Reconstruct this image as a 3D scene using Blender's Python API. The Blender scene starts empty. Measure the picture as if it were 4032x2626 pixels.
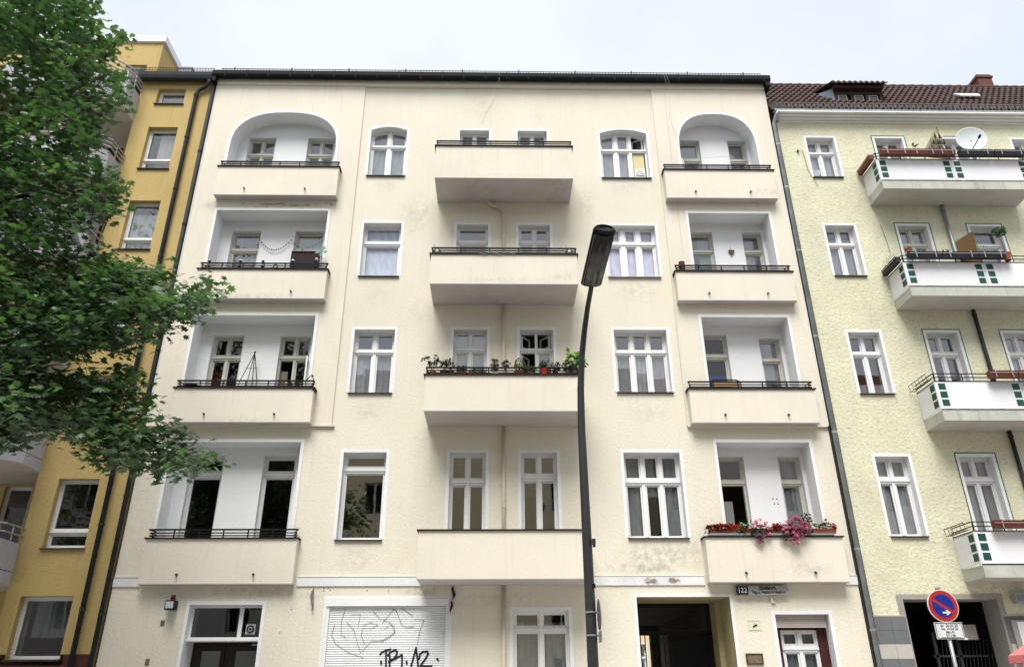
import bpy, math, random
from mathutils import Vector, Matrix
from mathutils.geometry import tessellate_polygon
random.seed(7)
PI = math.pi
sc = bpy.context.scene
col = sc.collection

# ------------------------------------------------------------------ materials
def nt(m):
    m.use_nodes = True
    return m.node_tree.nodes, m.node_tree.links
def mk(name):
    m = bpy.data.materials.new(name); n, l = nt(m)
    return m, n, l, n['Principled BSDF']
def ramp(n, l, fac, stops):
    r = n.new('ShaderNodeValToRGB'); l.new(fac, r.inputs[0])
    e = r.color_ramp.elements
    while len(e) < len(stops): e.new(.5)
    for k, (p, c) in enumerate(stops):
        e[k].position = p; e[k].color = (*c, 1) if len(c) == 3 else c
    return r
def noise(n, l, vec, scale, detail=4, rough=.55, stretch=None):
    if stretch:
        mp = n.new('ShaderNodeMapping'); mp.inputs['Scale'].default_value = stretch
        l.new(vec, mp.inputs[0]); vec = mp.outputs[0]
    t = n.new('ShaderNodeTexNoise'); t.inputs['Scale'].default_value = scale
    t.inputs['Detail'].default_value = detail; t.inputs['Roughness'].default_value = rough
    l.new(vec, t.inputs['Vector']); return t.outputs['Fac']
def mixc(n, l, fac, a, b, mode='MIX'):
    m = n.new('ShaderNodeMix'); m.data_type = 'RGBA'; m.blend_type = mode
    for s, v in ((0, fac), (6, a), (7, b)):
        if hasattr(v, 'is_output'): l.new(v, m.inputs[s])
        elif s == 0: m.inputs[0].default_value = v
        else: m.inputs[s].default_value = (*v, 1)
    return m.outputs[2]
def mth(n, l, op, a, b=None, c=None, clamp=False):
    m = n.new('ShaderNodeMath'); m.operation = op; m.use_clamp = clamp
    for k, v in enumerate((a, b, c)):
        if v is None: continue
        if hasattr(v, 'is_output'): l.new(v, m.inputs[k])
        else: m.inputs[k].default_value = v
    return m.outputs[0]
def mrange(n, l, v, a, b, c=0, d=1):
    m = n.new('ShaderNodeMapRange'); m.interpolation_type = 'SMOOTHSTEP'
    l.new(v, m.inputs[0])
    for k, x in enumerate((a, b, c, d)): m.inputs[k + 1].default_value = x
    return m.outputs[0]

def surface(name, c1, c2=None, rough=.9, sc_big=.6, sc_fine=18, bump=.3, bdist=.01, dark=None, darkamt=.0,
            stains=(), stain_col=(.30, .27, .22), metallic=0, spec=.25, streak=0, fleck=None):
    """weathered surface in world coordinates: large patches, fine grain, bump, stains of their own shape"""
    m, n, l, b = mk(name)
    pos = n.new('ShaderNodeNewGeometry').outputs['Position']
    big = noise(n, l, pos, sc_big, 5, .6)
    c2 = c2 or tuple(x * .9 for x in c1)
    c = ramp(n, l, big, [(.35, c1), (.68, c2)]).outputs[0]
    fine = noise(n, l, pos, sc_fine, 6, .7)
    g = mrange(n, l, fine, .3, .75)
    c = mixc(n, l, mth(n, l, 'MULTIPLY', g, .14), c, tuple(x * .55 for x in c1))
    if streak:
        s = noise(n, l, pos, 3, 4, .6, (3.5, 1, .18))
        s = mrange(n, l, s, .52, .75)
        c = mixc(n, l, mth(n, l, 'MULTIPLY', s, streak), c, stain_col)
    if fleck:
        f = noise(n, l, pos, fleck[0], 3, .5, (1, 1, 2.0))
        f = mrange(n, l, f, .60, .66)
        c = mixc(n, l, mth(n, l, 'MULTIPLY', f, fleck[1]), c, fleck[2])
    if stains:
        sp = n.new('ShaderNodeSeparateXYZ'); l.new(pos, sp.inputs[0])
        nn = noise(n, l, pos, 5, 7, .75); tot = None
        for (x, z, rx, rz, st) in stains:
            dx = mth(n, l, 'DIVIDE', mth(n, l, 'SUBTRACT', sp.outputs[0], x), rx)
            dz = mth(n, l, 'DIVIDE', mth(n, l, 'SUBTRACT', sp.outputs[2], z), rz)
            d = mth(n, l, 'SQRT', mth(n, l, 'ADD', mth(n, l, 'MULTIPLY', dx, dx), mth(n, l, 'MULTIPLY', dz, dz)))
            e = mth(n, l, 'MULTIPLY', mrange(n, l, d, 1.0, .0), st)
            tot = e if tot is None else mth(n, l, 'MAXIMUM', tot, e)
        k = mth(n, l, 'MULTIPLY', tot, mrange(n, l, nn, .38, .66), clamp=True)
        c = mixc(n, l, k, c, stain_col)
    l.new(c, b.inputs['Base Color'])
    b.inputs['Roughness'].default_value = rough; b.inputs['Metallic'].default_value = metallic
    b.inputs['Specular IOR Level'].default_value = spec
    if bump:
        bp = n.new('ShaderNodeBump'); bp.inputs['Strength'].default_value = bump; bp.inputs['Distance'].default_value = bdist
        l.new(fine, bp.inputs['Height']); l.new(bp.outputs[0], b.inputs['Normal'])
    return m

def glass(name, tint=(.93, .95, .96), f0=.24, wob=.003):
    """window pane: clear with a Fresnel reflection, faintly wavy"""
    m = bpy.data.materials.new(name); n, l = nt(m); n.clear()
    o = n.new('ShaderNodeOutputMaterial'); mx = n.new('ShaderNodeMixShader')
    tr = n.new('ShaderNodeBsdfTransparent'); tr.inputs[0].default_value = (*tint, 1)
    gl = n.new('ShaderNodeBsdfGlossy'); gl.inputs['Roughness'].default_value = .015
    pos = n.new('ShaderNodeNewGeometry').outputs['Position']
    nz = noise(n, l, pos, 1.7, 2, .5)
    bp = n.new('ShaderNodeBump'); bp.inputs['Strength'].default_value = wob * 10; bp.inputs['Distance'].default_value = .02
    l.new(nz, bp.inputs['Height']); l.new(bp.outputs[0], gl.inputs['Normal'])
    ge = n.new('ShaderNodeNewGeometry'); dt = n.new('ShaderNodeVectorMath'); dt.operation = 'DOT_PRODUCT'
    l.new(ge.outputs['Normal'], dt.inputs[0]); l.new(ge.outputs['Incoming'], dt.inputs[1])
    k = mth(n, l, 'SUBTRACT', 1.0, mth(n, l, 'ABSOLUTE', dt.outputs['Value'])); k = mth(n, l, 'POWER', k, 5.0)
    k = mth(n, l, 'MULTIPLY_ADD', k, 1 - f0, f0, clamp=True)
    l.new(k, mx.inputs[0]); l.new(tr.outputs[0], mx.inputs[1]); l.new(gl.outputs[0], mx.inputs[2])
    l.new(mx.outputs[0], o.inputs[0]); return m

def cloth(name, c, trans=.35, alpha=1.0):
    m = bpy.data.materials.new(name); n, l = nt(m); n.clear()
    o = n.new('ShaderNodeOutputMaterial')
    d = n.new('ShaderNodeBsdfDiffuse'); t = n.new('ShaderNodeBsdfTranslucent'); mx = n.new('ShaderNodeMixShader')
    pos = n.new('ShaderNodeNewGeometry').outputs['Position']
    nz = noise(n, l, pos, 9, 5, .6, (1, 1, .3))
    cc = mixc(n, l, mrange(n, l, nz, .3, .7), c, tuple(x * .75 for x in c))
    l.new(cc, d.inputs[0]); l.new(cc, t.inputs[0]); mx.inputs[0].default_value = trans
    l.new(d.outputs[0], mx.inputs[1]); l.new(t.outputs[0], mx.inputs[2])
    out = mx.outputs[0]
    if alpha < 1:
        tp = n.new('ShaderNodeBsdfTransparent'); m2 = n.new('ShaderNodeMixShader'); m2.inputs[0].default_value = alpha
        l.new(tp.outputs[0], m2.inputs[1]); l.new(out, m2.inputs[2]); out = m2.outputs[0]
    l.new(out, o.inputs[0]); return m

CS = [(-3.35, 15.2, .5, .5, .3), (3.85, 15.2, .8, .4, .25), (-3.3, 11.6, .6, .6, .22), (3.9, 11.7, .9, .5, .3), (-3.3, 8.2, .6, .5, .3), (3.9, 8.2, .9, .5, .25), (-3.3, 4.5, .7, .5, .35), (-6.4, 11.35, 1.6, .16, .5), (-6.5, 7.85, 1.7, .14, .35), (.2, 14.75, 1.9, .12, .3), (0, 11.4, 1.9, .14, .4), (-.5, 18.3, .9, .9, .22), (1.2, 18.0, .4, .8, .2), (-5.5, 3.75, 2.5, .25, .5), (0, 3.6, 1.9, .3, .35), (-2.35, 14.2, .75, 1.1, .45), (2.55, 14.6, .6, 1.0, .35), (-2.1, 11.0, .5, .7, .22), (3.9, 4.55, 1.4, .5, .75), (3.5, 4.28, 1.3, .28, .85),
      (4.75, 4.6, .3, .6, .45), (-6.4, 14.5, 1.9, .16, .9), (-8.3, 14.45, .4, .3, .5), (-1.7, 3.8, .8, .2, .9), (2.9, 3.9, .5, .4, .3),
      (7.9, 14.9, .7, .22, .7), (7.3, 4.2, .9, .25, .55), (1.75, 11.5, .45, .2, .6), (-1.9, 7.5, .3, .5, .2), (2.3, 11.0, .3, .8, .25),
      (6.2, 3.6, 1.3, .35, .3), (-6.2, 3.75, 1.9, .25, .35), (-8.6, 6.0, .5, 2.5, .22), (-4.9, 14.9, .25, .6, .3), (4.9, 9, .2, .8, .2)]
M = {}
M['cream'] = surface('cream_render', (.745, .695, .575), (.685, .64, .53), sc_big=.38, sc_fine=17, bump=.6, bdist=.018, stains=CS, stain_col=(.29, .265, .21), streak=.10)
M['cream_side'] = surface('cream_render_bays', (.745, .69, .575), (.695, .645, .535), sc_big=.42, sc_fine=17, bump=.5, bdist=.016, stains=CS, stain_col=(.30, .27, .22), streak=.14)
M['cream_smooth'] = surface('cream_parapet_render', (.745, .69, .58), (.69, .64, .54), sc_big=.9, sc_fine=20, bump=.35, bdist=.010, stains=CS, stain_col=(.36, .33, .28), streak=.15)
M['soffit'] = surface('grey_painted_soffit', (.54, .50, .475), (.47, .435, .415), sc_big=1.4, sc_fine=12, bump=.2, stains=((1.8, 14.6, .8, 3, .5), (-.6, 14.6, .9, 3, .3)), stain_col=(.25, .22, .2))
M['white'] = surface('white_wall_paint', (.80, .805, .81), (.77, .775, .79), sc_big=.8, sc_fine=14, bump=.12, rough=.85)
M['trim'] = surface('white_trim_paint', (.78, .785, .79), (.72, .725, .73), sc_big=2, sc_fine=20, bump=.1, rough=.8)
M['band'] = surface('white_band_paint', (.74, .74, .74), (.66, .66, .67), sc_big=1.4, sc_fine=14, bump=.2, stains=((3.62, 3.98, .26, .14, 2.2), (4.15, 4.0, .22, .1, 2.2), (3.0, 4.0, 1.0, .1, .3)), stain_col=(.27, .22, .17))
M['wood'] = surface('white_lacquer_frames', (.80, .80, .80), (.74, .74, .73), sc_big=3, sc_fine=30, bump=.05, rough=.45, spec=.5)
M['oldwood'] = surface('aged_cream_frames', (.63, .62, .55), (.55, .54, .48), sc_big=4, sc_fine=25, bump=.15, rough=.6)
M['darkred'] = surface('dark_red_wood', (.07, .018, .018), (.05, .015, .015), rough=.5, bump=.1)
M['iron'] = surface('black_railing_paint', (.009, .008, .009), (.013, .011, .012), rough=.6, bump=.1, spec=.15)
M['coping'] = surface('brown_sheet_metal', (.022, .014, .014), (.018, .012, .012), rough=.6, bump=.1, spec=.15)
M['sill'] = surface('dark_sill_sheet', (.050, .048, .050), (.035, .033, .035), rough=.5, bump=.05)
M['sillgrey'] = surface('rough_mortar_sill', (.25, .235, .22), (.18, .17, .16), sc_big=6, bump=.8, bdist=.02)
M['zinc'] = surface('zinc_sheet', (.36, .40, .41), (.24, .27, .28), rough=.45, metallic=.55, sc_big=2.5, bump=.1, spec=.5)
M['zincdark'] = surface('dark_zinc', (.040, .043, .046), (.028, .031, .034), rough=.7, spec=.12, metallic=0, sc_big=3, bump=.1)
M['guardgrey'] = surface('galvanised_guard', (.17, .18, .19), (.12, .125, .135), rough=.6, bump=0)
M['gutterblack'] = surface('black_gutter', (.008, .008, .010), (.011, .011, .013), rough=.7, bump=.1, spec=.12)
M['roofdark'] = surface('dark_roof_felt', (.05, .05, .055), (.035, .035, .04), rough=.9)
M['steel'] = surface('galvanised_steel', (.45, .46, .47), (.36, .37, .38), rough=.4, metallic=.7, bump=0, spec=.5)
M['creampipe'] = surface('cream_painted_pipe', (.62, .56, .43), (.54, .49, .38), rough=.6, bump=.1)
M['yellow'] = surface('pale_yellow_rough_render', (.73, .72, .52), (.63, .60, .45), sc_big=.9, sc_fine=12, bump=1.0, bdist=.034, streak=.14, fleck=(10, .6, (.36, .32, .19)),  # flecks paint crease shading into the colour, along with dirt in crevices
                      stains=((10.7, 14.5, .9, 1.2, .3), (10.6, 11, .8, 1, .3), (12, 3.9, 3, .5, .4), (9.5, 4.2, 1, 1, .25)), stain_col=(.36, .32, .20))
M['cornice'] = surface('white_cornice_render', (.80, .79, .76), (.76, .75, .71), sc_big=2, bump=.2)
M['green'] = surface('green_edge_paint', (.045, .14, .06), (.06, .16, .08), rough=.7, bump=.2)
M['ochre'] = surface('ochre_render', (.54, .40, .165), (.47, .345, .14), sc_big=.5, sc_fine=16, bump=.8, bdist=.022, streak=.22, stain_col=(.27, .19, .07))
M['brick'] = surface('dark_brick', (.11, .035, .026), (.07, .028, .024), sc_big=9, bump=.4)
M['balc'] = surface('light_grey_balcony', (.44, .44, .47), (.38, .38, .41), sc_big=.9, bump=.12, rough=.8, streak=.08)
M['concrete'] = surface('weathered_slab', (.52, .53, .47), (.40, .41, .36), sc_big=1.5, bump=.3, streak=.55, stain_col=(.25, .26, .22))
M['panel'] = surface('white_balcony_panel', (.78, .785, .80), (.75, .755, .775), sc_big=1, bump=.03, rough=.5, spec=.4, streak=.04)
M['panelgreen'] = surface('dark_green_inlay', (.018, .085, .062), (.012, .06, .05), rough=.5, bump=.05)
M['tile'] = surface('old_clay_tile', (.105, .064, .053), (.058, .042, .038), sc_big=5, sc_fine=12, bump=.4, fleck=(7, .5, (.04, .03, .028)))
M['cheek'] = surface('blue_grey_zinc_cheek', (.24, .29, .34), (.18, .22, .26), rough=.5, metallic=.3)
M['brownwood'] = surface('weathered_brown_wood', (.055, .032, .024), (.032, .021, .018), sc_big=6, bump=.3)
M['chimney'] = surface('red_brick_chimney', (.15, .065, .045), (.10, .05, .038), sc_big=9, bump=.4)
M['terra'] = surface('terracotta', (.30, .085, .045), (.22, .06, .035), sc_big=6, rough=.8, bump=.2)
M['boxbrown'] = surface('brown_flower_box', (.16, .045, .025), (.11, .032, .02), rough=.5, bump=.1)
M['boxblack'] = surface('black_flower_box', (.018, .017, .02), (.03, .026, .028), rough=.5, bump=.1)
M['pink'] = surface('pink_cloth', (.72, .22, .22), (.62, .17, .18), sc_big=4, rough=.9)
M['tanpanel'] = surface('brown_privacy_board', (.13, .068, .022), (.11, .058, .02), sc_big=3, rough=.7)
M['paleboard'] = surface('pale_plywood_board', (.34, .295, .215), (.28, .245, .18), sc_big=5)
M['dish'] = surface('satellite_dish_grey', (.62, .65, .66), (.56, .59, .60), rough=.5, bump=0)
M['lamppole'] = surface('dark_grey_pole_paint', (.026, .026, .029), (.020, .020, .023), rough=.45, sc_big=3, bump=.1, spec=.5)
M['lamphead'] = surface('black_lamp_housing', (.005, .005, .006), (.008, .008, .009), rough=.4, bump=0, spec=.2)
M['signred'] = surface('sign_red', (.48, .03, .02), (.42, .03, .02), rough=.4, bump=0)
M['signblue'] = surface('sign_blue', (.012, .03, .28), (.012, .03, .24), rough=.4, bump=0)
M['signwhite'] = surface('sign_white', (.72, .73, .73), (.66, .67, .67), rough=.45, bump=0)
M['ink'] = surface('black_ink', (.02, .018, .022), (.03, .025, .03), rough=.6, bump=0)
M['spray'] = surface('violet_black_spray_paint', (.008, .006, .012), (.02, .016, .026), rough=.6, sc_big=12, bump=0)
M['greyline'] = surface('grey_marker', (.10, .10, .11), (.26, .26, .27), rough=.7, sc_big=14, bump=0)
M['shutter'] = surface('white_roller_shutter', (.80, .81, .82), (.74, .75, .76), rough=.5, sc_big=1.2, bump=.05, streak=.1)
M['shutterold'] = surface('old_shutter_slats', (.42, .38, .34), (.34, .31, .28), rough=.7, streak=.2)
M['door'] = surface('black_brown_door', (.020, .015, .014), (.028, .02, .018), rough=.45)
M['frost'] = surface('frosted_door_glass', (.16, .18, .16), (.11, .125, .11), rough=.3, spec=.5)
M['signgrey'] = surface('grey_lightbox', (.36, .37, .35), (.32, .33, .31), rough=.5, bump=0)
M['palesign'] = surface('pale_green_card', (.66, .68, .50), (.60, .62, .46), rough=.6, bump=0)
M['bronze'] = surface('weathered_bronze', (.20, .145, .085), (.11, .085, .055), sc_big=14, rough=.6, fleck=(30, .5, (.35, .3, .2)))
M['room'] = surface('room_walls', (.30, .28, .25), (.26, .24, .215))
M['passage'] = surface('passage_walls', (.34, .33, .29), (.26, .255, .23))
M['peach'] = surface('peach_courtyard_render', (.80, .62, .40), (.76, .58, .38))
M['portal'] = surface('olive_cream_portal', (.42, .36, .20), (.36, .31, .18), sc_big=1.5, bump=.3)
M['stonegrey'] = surface('grey_stone_cladding', (.16, .165, .17), (.13, .135, .14), sc_big=2, bump=.2)
M['stonelight'] = surface('light_stone_cladding', (.46, .44, .39), (.42, .40, .36), sc_big=2, bump=.2)
M['surroundgrey'] = surface('grey_render_surround', (.33, .31, .28), (.28, .265, .24), sc_big=2)
M['asphalt'] = surface('worn_asphalt', (.13, .13, .13), (.16, .16, .158), sc_fine=60, bump=.5)
M['paving'] = surface('pale_granite_paving', (.42, .41, .39), (.36, .355, .34), sc_big=3, sc_fine=30)
M['kerb'] = surface('granite_kerb', (.30, .29, .28), (.25, .245, .235), sc_big=4)
M['tan'] = surface('tan_render', (.80, .72, .50), (.76, .68, .47))
M['rose'] = surface('grey_rose_render', (.60, .56, .56), (.55, .51, .52))
M['redroof'] = surface('red_tile_roof', (.17, .055, .035), (.12, .045, .03), sc_big=3)
M['greyroof'] = surface('grey_brown_roof', (.13, .11, .10), (.09, .08, .075), sc_big=3)
M['bark'] = surface('bark', (.035, .028, .024), (.055, .045, .038), sc_big=4, sc_fine=22, bump=.8, bdist=.03, streak=.3, stain_col=(.02, .017, .014))
M['tarp'] = surface('grey_tarpaulin', (.20, .21, .22), (.15, .16, .165), sc_big=3, rough=.6, bump=.4, bdist=.03)
M['soil'] = surface('soil', (.04, .028, .02))
M['blue'] = cloth('blue_curtain', (.04, .10, .48), .1)
M['redc'] = cloth('red_brown_curtain', (.16, .035, .03), .2)
M['sheer'] = cloth('white_sheer_curtain', (.62, .635, .65), .15, .74)
M['sheerdk'] = cloth('grey_sheer_curtain', (.50, .52, .53), .2, .7)
M['lav'] = cloth('lavender_blind', (.66, .66, .86), .05)
M['blind'] = cloth('white_blue_blind', (.60, .66, .80), .05)
M['beige'] = cloth('beige_drape', (.42, .38, .30), .3, .85)
M['darkcloth'] = cloth('dark_blue_cloth', (.02, .02, .035), .05)
M['redcloth'] = cloth('dark_red_cloth', (.12, .02, .02), .05)
M['greycloth'] = cloth('grey_violet_cloth', (.30, .26, .30), .2)
M['mint'] = cloth('mint_foil', (.30, .52, .42), .5, .8)
M['yellowboard'] = surface('yellow_paper', (.66, .60, .32), (.62, .56, .30), bump=0)
M['blackboard'] = surface('black_mesh_screen', (.03, .022, .03), (.05, .03, .035), streak=.3, stain_col=(.09, .04, .03))
M['benchwood'] = surface('bench_slat_wood', (.45, .26, .12), (.36, .20, .09), sc_big=6, rough=.6)
M['orange'] = surface('orange_plastic', (.70, .07, .02), (.6, .06, .02), rough=.5, bump=0)
M['glass'] = glass('window_glass')
M['glassdim'] = glass('window_glass_dark', (.6, .63, .63), .10)
M['glassclear'] = glass('clear_new_glass', (1, 1, 1), .08)
M['acryl'] = surface('smoked_lamp_cover', (.020, .019, .018), (.030, .028, .026), rough=.18, sc_big=5, spec=.6, bump=0)
M['bulb'] = surface('dim_tube', (.13, .12, .11), (.10, .095, .09), rough=.4, bump=0)
M['glassball'] = surface('pale_glass_ball', (.55, .57, .56), (.4, .42, .42), rough=.15, spec=.7, bump=0)

def leafmat(name, c1, c2, c3, gloss=.35):
    m, n, l, b = mk(name)
    at = n.new('ShaderNodeAttribute'); at.attribute_name = 'rnd'
    c = ramp(n, l, at.outputs['Fac'], [(0, c1), (.6, c2), (1, c3)]).outputs[0]
    pos = n.new('ShaderNodeNewGeometry').outputs['Position']
    c = mixc(n, l, mrange(n, l, noise(n, l, pos, 1.1, 3), .4, .65), c, tuple(x * .7 for x in c1))
    l.new(c, b.inputs['Base Color']); b.inputs['Roughness'].default_value = .42
    b.inputs['Specular IOR Level'].default_value = gloss
    o = n['Material Output']; tr = n.new('ShaderNodeBsdfTranslucent')
    tc = mixc(n, l, 1.0, c, (1.2, 1.7, .6), 'MULTIPLY'); l.new(tc, tr.inputs[0])
    mx = n.new('ShaderNodeMixShader'); mx.inputs[0].default_value = .36
    l.new(b.outputs[0], mx.inputs[1]); l.new(tr.outputs[0], mx.inputs[2]); l.new(mx.outputs[0], o.inputs[0])
    return m
M['leaf'] = leafmat('maple_leaves', (.050, .092, .050), (.088, .150, .070), (.17, .235, .11), gloss=1.0)
M['leafpot'] = leafmat('pot_plant_leaves', (.014, .036, .014), (.03, .07, .022), (.05, .10, .025))
M['leafbright'] = leafmat('bright_big_leaves', (.07, .17, .02), (.12, .25, .03), (.24, .36, .05))
M['leafolive'] = leafmat('olive_leaves', (.06, .10, .03), (.11, .17, .04), (.2, .26, .07))
M['petalpink'] = leafmat('pink_petals', (.78, .20, .52), (.84, .31, .62), (.86, .46, .72))
M['petalred'] = leafmat('red_petals', (.42, .02, .012), (.58, .04, .018), (.62, .10, .03))
M['petalwhite'] = leafmat('white_petals', (.75, .75, .72), (.8, .78, .78), (.8, .45, .6))

# ------------------------------------------------------------------ mesh helpers
ORG = {}
class MB:
    def __init__(s): s.v = []; s.f = []; s.mi = []; s.cur = 0; s.r = None
    def add(s, vs, fs):
        o = len(s.v); s.v += [tuple(p) for p in vs]
        for f in fs: s.f.append(tuple(i + o for i in f)); s.mi.append(s.cur)
        return s
    def box(s, x0, x1, y0, y1, z0, z1, rz=0, about=None):
        vs = [(x, y, z) for z in (z0, z1) for x, y in ((x0, y0), (x1, y0), (x1, y1), (x0, y1))]
        if rz:
            ax, ay = about or ((x0 + x1) / 2, (y0 + y1) / 2); c, n = math.cos(rz), math.sin(rz)
            vs = [(ax + (x - ax) * c - (y - ay) * n, ay + (x - ax) * n + (y - ay) * c, z) for x, y, z in vs]
        return s.add(vs, [(3, 2, 1, 0), (4, 5, 6, 7), (0, 1, 5, 4), (1, 2, 6, 5), (2, 3, 7, 6), (3, 0, 4, 7)])
    def quad(s, a, b, c, d): return s.add([a, b, c, d], [(0, 1, 2, 3)])
    def prism(s, outline, y0, y1):            # outline in (x,z), counter-clockwise seen from -Y
        n = len(outline)
        vs = [(x, y0, z) for x, z in outline] + [(x, y1, z) for x, z in outline]
        fs = [tuple(range(n)), tuple(range(2 * n - 1, n - 1, -1))]
        fs += [((i + 1) % n, i, i + n, (i + 1) % n + n) for i in range(n)]
        return s.add(vs, fs)
    def prismz(s, outline, z0, z1):           # outline in (x,y)
        n = len(outline)
        vs = [(x, y, z0) for x, y in outline] + [(x, y, z1) for x, y in outline]
        fs = [tuple(range(n - 1, -1, -1)), tuple(range(n, 2 * n))]
        fs += [(i, (i + 1) % n, (i + 1) % n + n, i + n) for i in range(n)]
        return s.add(vs, fs)
    def ring(s, a, b, y0, y1):                # a outer, b inner loops (x,z)
        n = len(a)
        vs = [(x, y0, z) for x, z in a] + [(x, y0, z) for x, z in b] + [(x, y1, z) for x, z in a] + [(x, y1, z) for x, z in b]
        fs = []
        for i in range(n):
            j = (i + 1) % n
            fs += [(i, j, n + j, n + i), (n + i, n + j, 3 * n + j, 3 * n + i), (2 * n + i, 3 * n + i, 3 * n + j, 2 * n + j), (j, i, 2 * n + i, 2 * n + j)]
        return s.add(vs, fs)
    def tube(s, pts, r, n=6, cap=True):
        pts = [Vector(p) for p in pts]; rs = r if isinstance(r, (list, tuple)) else [r] * len(pts)
        vs = []; up0 = None
        for k, p in enumerate(pts):
            d = (pts[min(k + 1, len(pts) - 1)] - pts[max(k - 1, 0)]).normalized()
            if up0 is None: up0 = Vector((0, 0, 1)) if abs(d.z) < .9 else Vector((0, 1, 0))
            x = d.cross(up0).normalized(); y = x.cross(d).normalized(); up0 = y
            for i in range(n):
                a = 2 * PI * i / n; vs.append(p + x * (rs[k] * math.cos(a)) + y * (rs[k] * math.sin(a)))
        fs = [(k * n + i, k * n + (i + 1) % n, (k + 1) * n + (i + 1) % n, (k + 1) * n + i) for k in range(len(pts) - 1) for i in range(n)]
        if cap: fs += [tuple(range(n - 1, -1, -1)), tuple(range((len(pts) - 1) * n, len(pts) * n))]
        return s.add(vs, fs)
    def lathe(s, prof, c, n=12):              # prof: (radius, z)
        vs = [(c[0] + r * math.cos(2 * PI * i / n), c[1] + r * math.sin(2 * PI * i / n), c[2] + z) for r, z in prof for i in range(n)]
        fs = [(k * n + i, k * n + (i + 1) % n, (k + 1) * n + (i + 1) % n, (k + 1) * n + i) for k in range(len(prof) - 1) for i in range(n)]
        return s.add(vs, fs)
    def ball(s, c, r, n=8):
        return s.lathe([(r * math.sin(PI * k / n) + 1e-4, -r * math.cos(PI * k / n)) for k in range(n + 1)], c, n)
    def ribbon(s, pts, w, y):                 # stroke in (x,z) on plane y
        for (a, b) in zip(pts[:-1], pts[1:]):
            dx, dz = b[0] - a[0], b[1] - a[1]; L = math.hypot(dx, dz) or 1e-6
            nx, nz = -dz / L * w / 2, dx / L * w / 2; ex, ez = dx / L * w * .35, dz / L * w * .35
            y -= .0002
            s.add([(a[0] - ex + nx, y, a[1] - ez + nz), (a[0] - ex - nx, y, a[1] - ez - nz), (b[0] + ex - nx, y, b[1] + ez - nz), (b[0] + ex + nx, y, b[1] + ez + nz)], [(0, 1, 2, 3)])
        return s
    def build(s, name, mat, parent=None, smooth=False, label=None, origin=None):
        me = bpy.data.meshes.new(name)
        o = ORG.get(parent, Vector((0, 0, 0))) if parent else Vector(origin or (0, 0, 0))
        me.from_pydata([(x - o.x, y - o.y, z - o.z) for x, y, z in s.v], [], s.f)
        mats = mat if isinstance(mat, (list, tuple)) else [mat]
        for m in mats: me.materials.append(m)
        if len(mats) > 1: me.polygons.foreach_set('material_index', s.mi)
        if smooth: me.polygons.foreach_set('use_smooth', [True] * len(s.f))
        if s.r is not None:
            at = me.attributes.new('rnd', 'FLOAT', 'FACE'); at.data.foreach_set('value', s.r)
        me.update()
        ob = bpy.data.objects.new(name, me); col.objects.link(ob)
        if parent: ob.parent = parent
        else: ob.location = o
        ORG[ob] = o
        if label: ob['label'] = label
        return ob
def tag(o, label, cat, group=None, kind=None):
    if label: o['label'] = label
    if cat: o['category'] = cat
    if group: o['group'] = group
    if kind: o['kind'] = kind
    return o
def root(name, loc, label, cat, group=None):
    o = bpy.data.objects.new(name, None); o.empty_display_size = .2; col.objects.link(o); o.location = loc
    ORG[o] = Vector(loc); return tag(o, label, cat, group)
def struct(name, mb, mat): return tag(mb.build(name, mat), None, None, kind='structure')
def loopify(x0, x1, z0, z1, rise=0, n=12, kind='seg'):
    """opening outline in (x,z), counter-clockwise seen from the street; z1 is the apex"""
    if not rise: return [(x0, z0), (x1, z0), (x1, z1), (x0, z1)]
    pts = [(x0, z0), (x1, z0)]; cx, a = (x0 + x1) / 2, (x1 - x0) / 2
    for k in range(n + 1):
        if kind == 'seg':
            x = a * (1 - 2 * k / n); z = z1 - rise * (x / a) ** 2
        else:
            t = PI * k / n; x = a * abs(math.cos(t)) ** (2 / 2.5) * (1 if t < PI / 2 else -1); z = z1 - rise + rise * abs(math.sin(t)) ** (2 / 2.5)
        pts.append((cx + x, z))
    return pts
def panel(mb, outer, holes, Y):
    loops = [[Vector((x, z, 0)) for x, z in L] for L in [outer] + holes]
    flat = [(x, Y, z) for L in [outer] + holes for x, z in L]
    tris = tessellate_polygon(loops); o = len(mb.v); mb.v += flat
    for t in tris:
        a, b, c = (flat[i] for i in t)
        nrm = (b[0] - a[0]) * (c[2] - a[2]) - (b[2] - a[2]) * (c[0] - a[0])
        t = t if nrm > 0 else t[::-1]
        mb.f.append(tuple(i + o for i in t)); mb.mi.append(mb.cur)
def rect(x0, x1, z0, z1): return [(x0, z0), (x1, z0), (x1, z1), (x0, z1)]
def reveal(mb, loop, y0, y1):
    n = len(loop)
    vs = [(x, y0, z) for x, z in loop] + [(x, y1, z) for x, z in loop]
    mb.add(vs, [(i, (i + 1) % n, (i + 1) % n + n, i + n) for i in range(n)])

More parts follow.
